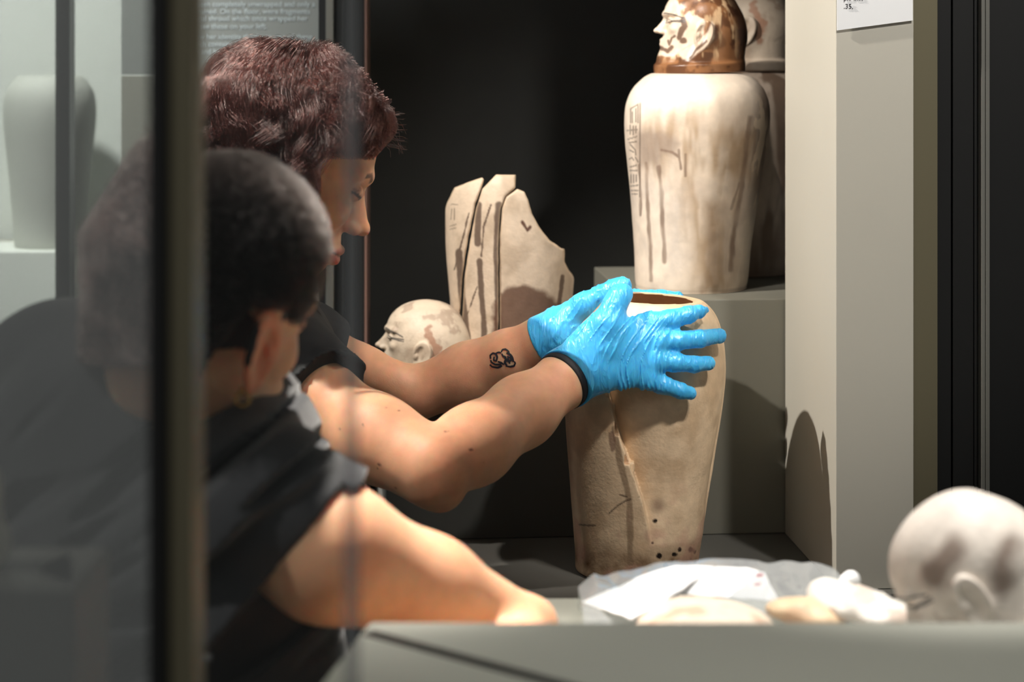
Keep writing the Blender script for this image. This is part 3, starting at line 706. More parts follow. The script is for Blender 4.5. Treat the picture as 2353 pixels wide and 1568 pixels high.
# ------------------------------------------------------------------ jar in joined pieces on the low plinth
DP = 2.75; SP_ = DP/F
PB = np.array([P(1178, 915, DP)[0], DP, LT+.001])
PIP = interp_prof([(0, 118), (20, 124), (200, 138), (330, 148), (430, 146), (480, 134), (520, 112)], 80)
def piece_body(p, grow=0):
    z = p[..., 2]-PB[2]; x = p[..., 0]-PB[0]; y = p[..., 1]-PB[1]
    zz = z/SP_
    R = np.interp(zz, PIP[:, 0], PIP[:, 1])*SP_+grow
    return (np.hypot(x, y)-R)*.95, x, y, z
PIECES = [
    ([(1020, 930), (1020, 480), (1045, 432), (1108, 408), (1112, 413), (1106, 432), (1092, 470), (1075, 545), (1062, 640), (1055, 760), (1062, 930)], .004, 1),
    ([(1063, 930), (1060, 760), (1068, 640), (1082, 545), (1095, 475), (1108, 434), (1140, 402), (1185, 402), (1184, 432), (1160, 452), (1150, 480), (1145, 560), (1146, 930)], .002, 2),
    ([(1149, 930), (1148, 560), (1153, 480), (1163, 452), (1188, 434), (1205, 440), (1214, 458), (1222, 490), (1240, 525), (1262, 553), (1288, 571), (1296, 573), (1297, 602), (1307, 622), (1322, 640), (1328, 660), (1330, 930)], 0, 3)]
root = empty('broken_canopic_jar', tuple(PB), 'upright joined pieces of a dark-striped stone jar on the low plinth', 'jar')
for poly, grow, k in PIECES:
    def f(p, poly=poly, grow=grow, k=k):
        b, x, y, z = piece_body(p, grow)
        px, py = pix(p)
        w = 2.2*(fbm(p, 50, 3, 40+k)-.5)*2
        e = poly2(px, py, poly)*SP_+w*SP_
        d = smax(b, e, .004)
        hol = (np.hypot(x, y-.004)-(.066+grow))
        d = smax(d, -np.maximum(hol, -(z-.03)), .003) if k != 9 else d
        d = np.maximum(d, y-.045)
        return np.maximum(d, -z)
    V, Q = sdf_mesh(f, PB+np.array([-.105, -.105, -.005]), PB+np.array([.105, .05, .325]), .0014)
    x, y = pix(V); n1 = fbm(V, 30, 4, 70+k); n2 = fbm(V, 110, 3, 75+k)
    c = np.tile(L((206, 186, 164)), (len(V), 1)); c = mix(c, L((176, 156, 134)), sstep(.4, .65, n1)*.8)
    dk = L((72, 52, 42))
    st = np.zeros(len(V))
    for pts, w in (([(1100, 470), (1097, 540), (1098, 560)], 9), ([(1102, 600), (1105, 660), (1112, 740), (1112, 930)], 8), ([(1146, 470), (1142, 560), (1145, 700), (1146, 930)], 10),
                   ([(1054, 580), (1062, 680), (1072, 760), (1082, 930)], 10), ([(1292, 635), (1286, 690), (1284, 720)], 6), ([(1128, 470), (1112, 520), (1106, 590)], 2.0), ([(1078, 490), (1050, 600), (1044, 620)], 2.0), ([(1096, 660), (1075, 720), (1058, 770)], 2)):
        st = np.maximum(st, sstep(w, w*.6, seg2(x, y, pts)+5*(n2-.5)))
    c = mix(c, dk, st*.85)
    shadow_arc = sstep(8, -6, poly2(x, y, [(1130, 940), (1135, 700), (1160, 665), (1200, 655), (1240, 665), (1280, 695), (1290, 720), (1290, 940)])+16*(n2-.5)); c = mix(c, L((92, 64, 50)), shadow_arc*.9)  # rounded cast shadow of hand and jar painted on the pieces
    c = mix(c, L((90, 62, 50)), sstep(3, 0, seg2(x, y, [(1200, 510), (1206, 520), (1212, 530), (1218, 522)])-2+5*(n2-.5)))
    if k == 1:
        for g in ([(1036, 470), (1052, 470)], [(1038, 480), (1036, 505)], [(1044, 480), (1044, 505)], [(1034, 520), (1048, 516)], [(1034, 527), (1048, 524)]):
            c = mix(c, L((96, 84, 74)), sstep(1.8, .6, seg2(x, y, g))*.7)
    cf_ = sstep(.003, .0, np.abs(poly2(x, y, poly))*SP_)*(V[:, 2] > PB[2]+.02); c = mix(c, L((216, 190, 158)), cf_*.5)
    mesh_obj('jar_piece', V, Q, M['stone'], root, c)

# ------------------------------------------------------------------ people
def person_head(c, yaw, pitch, roll, sc):
    return xf(c, yaw, pitch, roll, sc)
def grow_hair(name, roots, nrm, steps, seglen, down, params, mat_, parent, rad=.0002, push=None, cut=None, nclump=500, seed=1, flow=None):
    r = np.random.default_rng(seed); N = len(roots)
    ci = r.integers(0, N, min(nclump, N))
    # nearest clump centre by chunks
    near = np.zeros(N, int)
    for s in range(0, N, 4000):
        d = ((roots[s:s+4000, None, :]-roots[ci][None])**2).sum(-1); near[s:s+4000] = d.argmin(1)
    pts = np.zeros((N, steps+1, 3)); pts[:, 0] = roots; pos = roots.copy(); d = nrm.copy()
    ph = r.random(len(ci))*6.28; fr = params.get('freq', 60)*(.7+.6*r.random(len(ci))); amp = params.get('curl', .002)*(.4+1.2*r.random(len(ci)))
    lenf = params.get('len', np.ones(N))*(.85+.3*r.random(N))
    jit = r.normal(0, 1, (N, 3))
    for k in range(steps):
        t = (k+1)/steps
        fl = flow(pos) if flow is not None else 0
        want = fl*params.get('flow', 1)*(1-t*params.get('relax', .6))+np.array(down)*params.get('grav', .8)*t+jit*params.get('jit', .08)
        want = want+params.get('wob', .25)*(np.stack([noise(roots, 28, 3+i)*2-1 for i in range(3)], -1))
        d = d*params.get('stiff', .5)+want*(1-params.get('stiff', .5)); d /= np.linalg.norm(d, axis=1)[:, None]+1e-9
        pos = pos+d*(seglen*lenf)[:, None]
        if push is not None: pos = push(pos, r, k, t)
        pts[:, k+1] = pos
    # gather into locks and wave them
    cl = params.get('clump', .5)
    cp = pts[ci][near]
    tt = np.linspace(0, 1, steps+1)[None, :, None]
    off = roots[:, None]-cp[:, :1]
    pts = pts*(1-cl*tt)+(cp+off*(1-.55*tt))*cl*tt
    s = np.linspace(0, steps*seglen, steps+1)[None]
    a = fr[near][:, None]*s+ph[near][:, None]
    wv = np.stack([np.sin(a), np.cos(a*1.1), np.sin(a*.9+1)], -1)*(amp[near])[:, None, None]*np.minimum(tt*3, 1)
    pts = pts+wv+r.normal(0, params.get('fuzz', .0004), pts.shape)*tt
    radius = np.tile(np.linspace(1, .35, steps+1)*rad, (N, 1))
    if cut is not None:
        bad = cut(pts.reshape(-1, 3)).reshape(N, steps+1); bad = np.maximum.accumulate(bad, 1)
        first = np.argmax(bad, 1); has = bad.any(1)
        for k in range(1, steps+1):
            m = has & (first <= k); pts[m, k] = pts[m, k-1]; radius[m, k] = 0.00001
    hc = bpy.data.hair_curves.new(name); hc.add_curves([steps+1]*N)
    hc.points.foreach_set('position', pts.astype(np.float32).ravel()) if hasattr(hc.points, 'foreach_set') else None
    hc.attributes['position'].data.foreach_set('vector', pts.astype(np.float32).ravel())
    ra = hc.attributes.get('radius') or hc.attributes.new('radius', 'FLOAT', 'POINT')
    ra.data.foreach_set('value', radius.astype(np.float32).ravel())
    hc.materials.append(mat_)
    o = bpy.data.objects.new(name, hc); C.objects.link(o); put(o, parent); return o
def sphere_pts(n, r):
    v = r.normal(0, 1, (n, 3)); return v/np.linalg.norm(v, axis=1)[:, None]
def r_at(px, D): return px*D/F

# ---- the woman with auburn hair
HW = P(675, 366, 2.27)
winv, wfwd, wsc, wR = person_head(HW, .27, .47, .0, .97)
WB = dict(neck=P(560, 620, 2.30), chest=P(545, 860, 2.34), sr=P(650, 845, 2.27), sl=P(700, 795, 2.45),
          er=P(992, 1074, 2.13), wr=P(1303, 868, 2.30), el=P(950, 905, 2.50), wl=P(1250, 783, 2.47))
def ra_mid(t): return None
fr1 = P(1090, 1022, 2.17); fr2 = P(1200, 945, 2.24); ur1 = P(740, 918, 2.225); ur2 = P(865, 1008, 2.17)
hr_ = P(1390, 812, 2.305)
fl1 = P(1080, 862, 2.50); ul1 = P(830, 850, 2.48)
HIPW = P(250, 1560, 2.36)
def woman_body(p):
    q = winv(p)
    d = human_head(q)*wsc
    nb = wfwd(np.array([-.030, 0, -.075])); d = smin(d, cone(p, nb, WB['neck'], .056, .056), .03)
    d = smin(d, cone(p, WB['neck'], WB['chest'], .058, .085), .05)
    d = smin(d, cone(p, WB['chest'], HIPW, .09, .10, (0, 1, 0), 1.0), .05)
    d = smin(d, cone(p, WB['chest']+np.array([0, 0, .03]), WB['sr'], .07, .042), .03)
    d = smin(d, cone(p, WB['chest']+np.array([0, 0, .03]), WB['sl'], .07, .042), .03)
    arm = chain(p, [WB['sr'], ur1, ur2, WB['er']], [.046, r_at(80, 2.22), r_at(93, 2.17), r_at(90, 2.13)], .02)
    arm = smin(arm, cone(p, P(1004, 1100, 2.13), P(1015, 1128, 2.135), r_at(60, 2.13), r_at(44, 2.13)), .02)
    arm = smin(arm, chain(p, [WB['er'], fr1, fr2, WB['wr'], hr_], [r_at(84, 2.13), r_at(86, 2.17), r_at(76, 2.24), r_at(58, 2.3), .02], .02), .005)
    d = smin(d, arm, .02)
    arm = chain(p, [WB['sl'], ul1, WB['el']], [.042, r_at(50, 2.48), r_at(60, 2.5)], .02)
    arm = smin(arm, chain(p, [WB['el'], fl1, P(1165, 825, 2.485), WB['wl'], P(1300, 752, 2.465)], [r_at(58, 2.5), r_at(70, 2.5), r_at(60, 2.48), r_at(50, 2.47), .018], .02), .012)
    d = smin(d, arm, .015)
    return d
def skin_col(V, base, red, mole=(), seed=0):
    n1 = fbm(V, 20, 3, 80+seed); n2 = fbm(V, 150, 2, 81+seed)
    c = np.tile(L(base), (len(V), 1)); c = mix(c, L(red), sstep(.45, .7, n1)*.45); c = c*(1+.10*(n2-.5))[:, None]
    if len(mole):
        x, y = pix(V)
        for mx, my, mr, my_d in mole:
            c = mix(c, L((96, 54, 40)), sstep(mr+.8, mr-.6, np.hypot(x-mx, y-my))*(V[:, 1] < my_d)*.85)
    return c
def face_paint(c, q, hairmask, lip, hcol, brow=True):
    x, y, z = q[:, 0], np.abs(q[:, 1]), q[:, 2]
    fr = (x > .05)
    up = seg2(y, z, [(0, -.0725), (.012, -.0735), (.024, -.0775)]); lo = seg2(y, z, [(0, -.0845), (.012, -.0835), (.022, -.0790)])
    lm = np.maximum(sstep(.0055, .0025, up), sstep(.0065, .0035, lo))*fr*(x > .078)
    c = mix(c, L(lip), lm*.8)
    c = mix(c, L((90, 40, 36)), sstep(.0016, .0006, seg2(y, z, [(0, -.0782), (.024, -.0778)]))*fr*.7*(x > .078))
    if brow:
        b = seg2(y, z, [(.016, .0165), (.030, .0225), (.046, .0185)]); c = mix(c, L(hcol), sstep(.0042, .0018, b)*fr*.85)
    # lid crease and lash line
    l = seg2(y, z, [(.020, -.0055), (.027, -.0085), (.036, -.0095), (.048, -.0050)]); c = mix(c, L((36, 24, 22)), sstep(.0024, .0010, l)*fr*.9)
    l = seg2(y, z, [(.020, -.001), (.030, .0045), (.042, .0035), (.048, -.002)]); c = mix(c, L((120, 72, 58)), sstep(.0014, .0005, l)*fr*.6)
    l = poly2(y, z, [(.0225, -.0075), (.028, -.0055), (.036, -.0055), (.044, -.0065), (.036, -.0100), (.028, -.0102)]); c = mix(c, L((92, 96, 92)), sstep(.0006, -.0006, l)*fr)
    c = mix(c, L((205, 120, 100)), sstep(.02, .004, np.hypot(y-.045, z+.045))*fr*.25)
    return c
t_root = empty('person', (-.40, 2.33, 0), 'woman with wavy auburn hair in black t-shirt and blue gloves lifting the jar', 'person')
V, Q = sdf_mesh(woman_body, (-.62, 2.02, .80), (.14, 2.64, 1.62), .0022)
moles = [(780, 987, 2.5, 2.4), (834, 976, 2.5, 2.4), (871, 1068, 4.0, 2.4), (868, 1075, 2.5, 2.4), (1082, 1034, 3.2, 2.4), (1111, 1062, 2.2, 2.4), (910, 1122, 2.2, 2.4), (890, 938, 2, 2.4), (917, 944, 2, 2.4), (1022, 992, 1.8, 2.4), (1030, 992, 1.8, 2.4), (1098, 862, 1.5, 2.9)]
c = skin_col(V, (224, 172, 138), (214, 152, 120), moles)
q = winv(V); c = face_paint(c, q, None, (196, 110, 100), (58, 36, 28))
hm = sstep(.0, .012, -(q[:, 0]-(.070+.15*np.minimum(q[:, 2]-.050, 0)*0)))*0
scalp = ((q[:, 2] > .052) | ((q[:, 0] < .012) & (q[:, 2] > -.07) & (np.abs(q[:, 1]) > -.1))) & (q[:, 2] > -.09) & (np.hypot(q[:, 0], q[:, 1]) < .13)
c[scalp] = L((40, 22, 18))
mesh_obj('body', V, Q, M['skin'], t_root, c)

def wflow(pos):
    q = winv(pos); crown = np.array([-.02, 0, .03]); v = q-crown
    n = v/np.linalg.norm(v, axis=1)[:, None]
    # away from the crown point on top, along the surface
    top = np.array([-.045, 0, .11]); a = q-top
    t = a-(a*n).sum(1)[:, None]*n; t /= np.linalg.norm(t, axis=1)[:, None]+1e-6
    return t@wR.T
def ell_push(inv, fwd, cells, base, grow, seed=0):
    def f(pos, r, k, t):
        q = inv(pos)
        for c0, rad in cells:
            c0 = np.array(c0); rad = np.array(rad)
            off = base+grow*min(1, t*2.5)
            e = (q-c0)/(rad+off); l = np.linalg.norm(e, axis=1); m = l < 1
            q[m] = c0+(q[m]-c0)/l[m][:, None]
        return fwd(q)
    return f
r = np.random.default_rng(11)
v = sphere_pts(90000, r); v[:, 2] = np.where(v[:, 2] < -.85, -v[:, 2], v[:, 2])
root = np.array([-.012, 0, .030])+v*np.array([.098, .076, .085])*1.0
ok = (root[:, 2] > .058) | ((root[:, 0] < .022) & (root[:, 2] > -.01)) | ((root[:, 0] < -.02) & (root[:, 2] > -.055))
root = root[ok][:38000]; v = v[ok][:38000]
push = ell_push(winv, wfwd, [((-.012, 0, .030), (.098, .076, .085)), ((-.02, 0, -.04), (.06, .062, .09))], .004, .010)
LF = np.where(root[:, 0] > .045, .72, 1.0)*np.where(root[:, 2] > .06, 1.12, .85)
def cutw(p):
    x, y = pix(p); return ((x > 738) & (y > 366-np.maximum(x-858, 0)*1.1)) | (x > 906+34*(noise(p, 260, 3)-.5)) | ((y < 262) & (x > 826+(y-165)*.85+44*(noise(p, 260, 4)-.5))) | ((x > 700) & (y > 485)) 
oh = grow_hair('hair', wfwd(root), v@wR.T, 16, .0125, (0.02, 0, -1), dict(len=LF, flow=1.0, grav=1.1, stiff=.55, jit=.06, wob=.5, curl=.0046, freq=210, clump=.86, fuzz=.0008, relax=.75), M['hair_red'], t_root, .00017, push, cutw, 520, 2, wflow)
oh['label'] = 'wavy chin-length auburn hair'
# second layer: loose volume over the brow
m = (root[:, 0] > .0) & (root[:, 2] > .05); rb = root[m][:9000]; vb = v[m][:9000]
push2 = ell_push(winv, wfwd, [((.012, 0, .040), (.098, .077, .085))], .006, .016)
oh = grow_hair('fringe', wfwd(rb), (vb+np.array([.5, 0, .3]))@wR.T, 14, .0105, (0.1, 0, -1), dict(len=np.full(len(rb), 1.0), flow=.9, grav=.9, stiff=.6, jit=.08, wob=.4, curl=.004, freq=190, clump=.8, fuzz=.0009, relax=.6), M['hair_red'], t_root, .00017, push2, cutw, 300, 3, wflow)
oh['label'] = 'fringe swept forward over the brow'
rw = rb[rb[:, 0] > .05][:34]; vw = vb[rb[:, 0] > .05][:34]
grow_hair('loose_strands', wfwd(rw), (vw+np.array([.8, 0, .5]))@wR.T, 14, .0105, (.4, 0, -1), dict(len=np.full(len(rw), 1.05), flow=1.0, grav=1.3, stiff=.72, jit=.6, wob=.9, curl=.003, freq=80, clump=.0, fuzz=.0002), M['hair_red'], t_root, .00011, push2, lambda p: (pix(p)[0] > 935) | (pix(p)[1] > 362), 70, 9, wflow)
# t-shirt
hemR = (P(776, 846, 2.19)+P(650, 958, 2.19))/2
def woman_shirt(p):
    n = fbm(p@np.array([[.9, 0, .45], [0, 1, 0], [-.45, 0, .9]])*np.array([.35, 1, 1.6]), 16, 2, 91)
    fold = .010*(np.abs(n-.5)*2-.3)
    d = cone(p, WB['chest'], HIPW, .115, .13)
    d = smin(d, cone(p, WB['neck']+np.array([-.01, 0, -.03]), WB['chest'], .075, .11), .04)
    s = cone(p, WB['chest']+np.array([0, -.02, .03]), WB['sr'], .09, .060)
    ax = ur2-WB['sr']; ax = ax/np.linalg.norm(ax)
    sl = cone(p, WB['sr'], ur2, .058, .060)
    t = (p-hemR.astype(np.float32))@ax.astype(np.float32)
    sl = smax(sl, t, .003)
    d = smin(d, smin(s, sl, .03), .03)
    axl = ul1-WB['sl']; axl = axl/np.linalg.norm(axl)
    s2 = smin(cone(p, WB['chest']+np.array([0, .03, .03]), WB['sl'], .085, .050), smax(cone(p, WB['sl'], ul1+axl*.05, .048, .045), (p-P(762, 818, 2.46).astype(np.float32))@axl.astype(np.float32), .003), .02)
    d = smin(d, s2, .02)+fold
    ins = np.maximum(cone(p, hemR-ax*.03, hemR+ax*.03, .050, .052), -(t+.012)); d = smax(d, -ins, .002)
    # neckline
    d = smax(d, -cone(p, WB['neck']+np.array([-.01, 0, -.03]), WB['neck']+np.array([.02, 0, .2]), .066, .08), .004)
    # turned hem
    return smin(d, smax(np.abs(sl-.001)-.0012, np.abs(t+.011)-.0008, .001), .001)
V, Q = sdf_mesh(woman_shirt, (-.70, 2.04, .72), (-.10, 2.58, 1.46), .0028)
mesh_obj('t_shirt', V, Q, M['shirt_dark'], t_root)
def legs(root, hip, knee_off, y0):
    hip = np.array(hip)
    def f(p):
        d = ell(p, hip, (.15, .11, .13))
        for s in (-1, 1):
            a = hip+np.array([s*.02, s*.085, -.04]); k = np.array([a[0]+knee_off, a[1], .48]); an = np.array([a[0]-.02, a[1], .09])
            d = smin(d, chain(p, [a, k, an], [.09, .062, .05], .02), .03)
        return d
    V, Q = sdf_mesh(f, hip-np.array([.3, .3, hip[2]]), hip+np.array([.3, .3, .16]), .008)
    mesh_obj('trousers', V, Q, M['denim'], root)
    for s in (-1, 1):
        ax, ay = hip[0]+s*.02-.02, hip[1]+s*.085
        def g(p): return np.maximum(smin(ell(p, (ax+.06, ay, .03), (.12, .045, .045)), ell(p, (ax, ay, .06), (.05, .042, .06)), .03), -p[..., 2]+.001)
        V, Q = sdf_mesh(g, (ax-.1, ay-.08, -.01), (ax+.22, ay+.08, .14), .006); mesh_obj('shoe', V, Q, M['shoe'], root)
legs(t_root, (HIPW[0]-.02, HIPW[1], .82), .03, 0)

# gloves
def surfD(px, py, r=0.0):
    z = EYE-(py-HORIZON)/F*2.32-BJ0[2]
    R = float(jarR(np.clip(z, .05, .31)))+r
    cx = BJ0[0]+JT*z; X = (px-1176.5)/F*2.33
    return DJ-math.sqrt(max(R*R-(X-cx)**2, .0006))
def fj(lst): return [P(px, py, surfD(px, py, .011)) for px, py, rr in lst], [rr*2.33/F for px, py, rr in lst]
fing = {'index': [(1496, 742, 24), (1540, 735, 22), (1582, 723, 19), (1606, 716, 14), (1622, 713, 7)],
        'middle': [(1510, 783, 23), (1556, 783, 21.5), (1605, 779, 19.5), (1652, 772, 17)],
        'ring': [(1506, 830, 23), (1550, 833, 20.5), (1595, 838, 18), (1628, 835, 16)],
        'pinky': [(1484, 868, 24), (1526, 886, 19.5), (1562, 898, 17), (1586, 904, 14.5)]}
GW = P(1301, 869, 2.298); GPALM = P(1392, 812, 2.292)
def glove_near(p):
    d = None
    nrm = (-.25, -1, .15)
    palm = cone(p, GW, P(1350, 838, 2.288), r_at(64, 2.3), r_at(66, 2.29), nrm, .75)
    for k, (mx, my) in {'index': (1490, 745), 'middle': (1500, 785), 'ring': (1496, 830), 'pinky': (1474, 862)}.items():
        ky = {'index': 800, 'middle': 815, 'ring': 838, 'pinky': 856}[k]
        palm = smin(palm, cone(p, P(1352, ky, 2.286), P(mx, my, surfD(mx, my, .014)), r_at(40, 2.3), r_at(26, 2.3), nrm, .62), .012)
    palm = smin(palm, ell(p, P(1392, 778, 2.292), (.030, .018, .028)), .012)
    d = palm
    pts = [P(1388, 790, 2.290), P(1396, 745, 2.288), P(1409, 706, 2.294), P(1422, 684, 2.300), P(1432, 674, 2.304)]
    d = smin(d, chain(p, pts, [.020, .0165, .0125, .0122, .0112], .008), .012)
    for k in fing:
        pts, rad = fj(fing[k]); d = smin(d, chain(p, pts, rad, .004), .0065)
    x, y = pix(p)
    # cuff
    ax = (GW-fr2); ax = ax/np.linalg.norm(ax)
    t = (p-GW.astype(np.float32))@ax.astype(np.float32)
    cuff = np.maximum(cone(p, GW-ax*.012, GW+ax*.03, r_at(72, 2.3), r_at(64, 2.29)), -(t+.003))
    d = smin(d, cuff, .008)
    d = np.maximum(d, -(t+.004))
    # creases running across the back of the hand
    u = (x-1400)*.86+(y-800)*.5; w = -(x-1400)*.5+(y-800)*.86
    nn = fbm(np.stack([(x+.32*(y-800)+18*np.sin(y/40.))/11., y/85., 0*x], -1), 1, 2, 66)
    cre = np.clip(1-np.abs(nn-.5)*6.5, 0, 1)**1.6
    msk = sstep(690, 800, y+.25*(x-1350))*sstep(1560, 1480, x)
    nn2 = fbm(np.stack([x/9., y/26., p[..., 1]*60], -1), 1, 2, 68); cre2 = np.clip(1-np.abs(nn2-.5)*7, 0, 1)*sstep(1520, 1560, x)
    ms = sstep(.004, .02, t)
    return d-(.0018*cre*(.25+.75*msk)+.0005*cre2)*ms
V, Q = sdf_mesh(glove_near, P(1235, 960, 2.33)-np.array([0, .16, 0]), P(1690, 640, 2.33)+np.array([.005, .12, .0]), .0010, 2.2)
on = mesh_obj('glove', V, Q, M['glove'], t_root); sm_(on, 2); on['label'] = 'blue glove spread across the front of the jar'
def glove_far(p):
    W0 = WB['wl']; ax = W0-P(1165, 825, 2.485); ax = ax/np.linalg.norm(ax)
    d = cone(p, W0, P(1290, 762, 2.468), r_at(55, 2.47), r_at(50, 2.47))
    d = smin(d, cone(p, P(1285, 765, 2.47), P(1335, 742, 2.50), r_at(52, 2.47), r_at(36, 2.5)), .012)
    d = smin(d, chain(p, [P(1300, 740, 2.462), P(1345, 703, 2.455), P(1385, 680, 2.45), P(1412, 665, 2.447), P(1431, 658, 2.445)], [.020, .0165, .0128, .0118, .0112], .006), .012)
    t = (p-W0.astype(np.float32))@ax.astype(np.float32)
    cuff = np.maximum(cone(p, W0-ax*.012, W0+ax*.02, r_at(62, 2.47), r_at(55, 2.47)), -(t+.004)); d = smin(d, cuff, .006); d = np.maximum(d, -(t+.005))
    for i, ys in enumerate(((700, 684, 683), (745, 735, 735), (790, 785, 785), (835, 835, 838))):
        y0, y1, y2 = ys
        pts = [P(1345, y0+20, 2.51), P(1400, y0, 2.512), P(1460, y1, 2.514), P(1520-6*i, y2, 2.51), P(1556-8*i, y2+2, 2.502)]
        d = smin(d, chain(p, pts, [.015, .0105, .0098, .009, .0078], .004), .007)
    d = smin(d, cone(p, P(1300, 775, 2.49), P(1350, 800, 2.508), .024, .016), .012)
    x, y = pix(p)
    nn = fbm(np.stack([(x+.6*y)/14., (y-.5*x)/50., 0*x], -1), 1, 2, 69)
    ms = sstep(.004, .018, t)
    return d-.0014*ms*np.clip(1-np.abs(nn-.5)*9, 0, 1)**1.5
V, Q = sdf_mesh(glove_far, P(1210, 900, 2.47)-np.array([0, .08, 0]), P(1600, 600, 2.5)+np.array([.005, .05, .0]), .0013, 2.2)
on = mesh_obj('glove', V, Q, M['glove'], t_root); sm_(on, 2); on['label'] = 'blue glove reaching behind the jar, thumb on the rim'
def band(p):
    ax = (GW-fr2); ax = ax/np.linalg.norm(ax); t = (p-(GW-ax*.0075).astype(np.float32))@ax.astype(np.float32)
    return smax(cone(p, GW-ax*.05, GW+ax*.02, r_at(71, 2.28), r_at(68, 2.3)), np.abs(t)-.0058, .003)
V, Q = sdf_mesh(band, GW-np.array([.06, .06, .06]), GW+np.array([.06, .06, .06]), .0013)
mesh_obj('wrist_band', V, Q, M['band'], t_root)['label'] = 'black wrist band'
# tattoo: ink strokes laid on the far forearm
from mathutils.bvhtree import BVHTree
def project_strokes(name, strokes, body_obj, D0, m, parent, lift=.0006):
    me = body_obj.data; mw = wm(body_obj)
    bvh = BVHTree.FromPolygons([mw @ v.co for v in me.vertices], [tuple(p.vertices) for p in me.polygons])
    cam0 = Vector((0, 0, EYE)); VV = []; FF = []
    for pts, w in strokes:
        pts = np.array(pts, float); s = np.concatenate([[0], np.cumsum(np.hypot(*np.diff(pts, axis=0).T))]); n = max(3, int(s[-1]/2.0))
        t = np.linspace(0, s[-1], n); cx = np.interp(t, s, pts[:, 0]); cy = np.interp(t, s, pts[:, 1])
        tx, ty = np.gradient(cx), np.gradient(cy); l = np.hypot(tx, ty)+1e-6; nx, ny = -ty/l, tx/l
        prev = None
        for i in range(n):
            ww = w*.62*(1-.3*abs(2*i/(n-1)-1)); row = []
            for sgn in (-1, 0, 1):
                pp = P(cx[i]+nx[i]*ww*sgn, cy[i]+ny[i]*ww*sgn, D0); dr = (Vector(pp)-cam0).normalized()
                h = bvh.ray_cast(cam0+dr*(D0-.25), dr, 1)
                if h[0] is None: row = None; break
                row.append(h[0]+h[1]*lift if h[1].dot(dr) < 0 else h[0]-h[1]*lift)
            if row is None: prev = None; continue
            b = len(VV); VV += [tuple(a) for a in row]
            if prev is not None: FF += [(prev, prev+1, b+1, b), (prev+1, prev+2, b+2, b+1)]
            prev = b
    return mesh_obj(name, np.array(VV), np.array(FF), m, parent)
body_w = bpy.data.objects['body']
TAT = [([(1126, 838), (1131, 843), (1144, 845), (1152, 842), (1150, 838), (1138, 838), (1130, 833), (1128, 828)], 4), ([(1128, 825), (1127, 817), (1133, 812), (1140, 814), (1143, 821), (1141, 830), (1135, 828), (1136, 820)], 4),
       ([(1140, 812), (1147, 810), (1152, 812)], 3.5), ([(1152, 810), (1155, 804), (1162, 803), (1169, 808), (1170, 812)], 3.5), ([(1153, 813), (1157, 820), (1164, 821)], 3.5),
       ([(1164, 811), (1172, 815), (1177, 822), (1180, 832)], 5), ([(1158, 818), (1163, 826), (1160, 834), (1165, 840)], 5), ([(1167, 818), (1168, 828), (1172, 836)], 4), ([(1162, 841), (1172, 843), (1181, 841), (1184, 835), (1182, 831)], 4), ([(1144, 831), (1152, 834), (1158, 838)], 4), ([(1170, 820), (1176, 827), (1170, 831), (1164, 829)], 4)]
project_strokes('tattoo', TAT, body_w, 2.5, M['ink'], t_root)

# ---- the person in front with cropped black hair
HM = P(500, 684, 1.65)
minv, mfwd, msc, mR = person_head(HM, .9, .14, .38, (.87, .87, .97))
MN = P(478, 930, 1.70); MC = P(370, 1130, 1.74); MSR = P(612, 1188, 1.60); MSL = P(150, 905, 1.72)
MH = P(270, 1900, 1.76)
ME = P(1212, 1440, 1.70); MW = P(1480, 1470, 1.62)
mu1 = P(755, 1268, 1.60); mu2 = P(985, 1356, 1.645)
ME[2] = max(ME[2], TT+.024); 
MF = ME+np.array([-.02, -.15, .005])
def man_body(p):
    d = human_head(minv(p), big=1.16, flare=.55, out=.007)*msc
    nb = mfwd(np.array([-.03, 0, -.07])); d = smin(d, cone(p, nb, MN, .050, .056), .02)
    d = smin(d, cone(p, MN, MC, .056, .075), .03)
    d = smin(d, cone(p, MC, MH, .08, .11), .05)
    d = smin(d, cone(p, MC, MSR, .055, .042), .04); d = smin(d, cone(p, MC, MSL, .07, .045), .03)
    arm = chain(p, [MSR, mu1, mu2, ME], [.048, r_at(152, 1.6), r_at(114, 1.645), r_at(62, 1.70)], .02)
    d = smin(d, arm, .015)
    d = smin(d, chain(p, [ME, MF], [.023, .024], .01), .015)
    hd = MF+np.array([-.045, -.01, -.012]); d = smin(d, ell(p, hd, (.045, .038, .016)), .015)
    for k in range(4):
        a = hd+np.array([-.035, -.027+.018*k, 0]); d = smin(d, chain(p, [a, a+np.array([-.03, 0, -.004]), a+np.array([-.055+.006*abs(k-1.5), 0, -.014])], [.0095, .009, .0075], .004), .005)
    d = smin(d, chain(p, [hd+np.array([.01, -.03, 0]), hd+np.array([-.02, -.055, -.004]), hd+np.array([-.045, -.06, -.008])], [.012, .010, .0085], .004), .008)
    return d
m_root = empty('person', (-.40, 1.64, 0), 'person with cropped black hair and gold earring seen from behind in black t-shirt', 'person')
V, Q = sdf_mesh(man_body, (-.56, 1.42, .85), (.16, 1.90, 1.56), .0026)
c = skin_col(V, (226, 176, 142), (214, 150, 118), (), 5)
q = minv(V); x, y, z = q[:, 0], np.abs(q[:, 1]), q[:, 2]
c = face_paint(c, q, None, (180, 100, 90), (30, 22, 20))
hl = seg2(x, z, [(.070, .065), (.055, .03), (.028, .02), (.020, -.02)]); 
scalp = ((x < .018) & (z > -.02-.30*np.minimum(x+.02, 0)*-1)) | (z > .06) | ((x < .045) & (z > .012))
scalp &= ~((np.abs(x+.014) < .03) & (np.abs(z+.012) < .042) & (y > .074))
scalp |= (x < -.035) & (z > -.055) & (x > -.13)
scalp &= (np.hypot(x, y) < .13) & (z < .15)
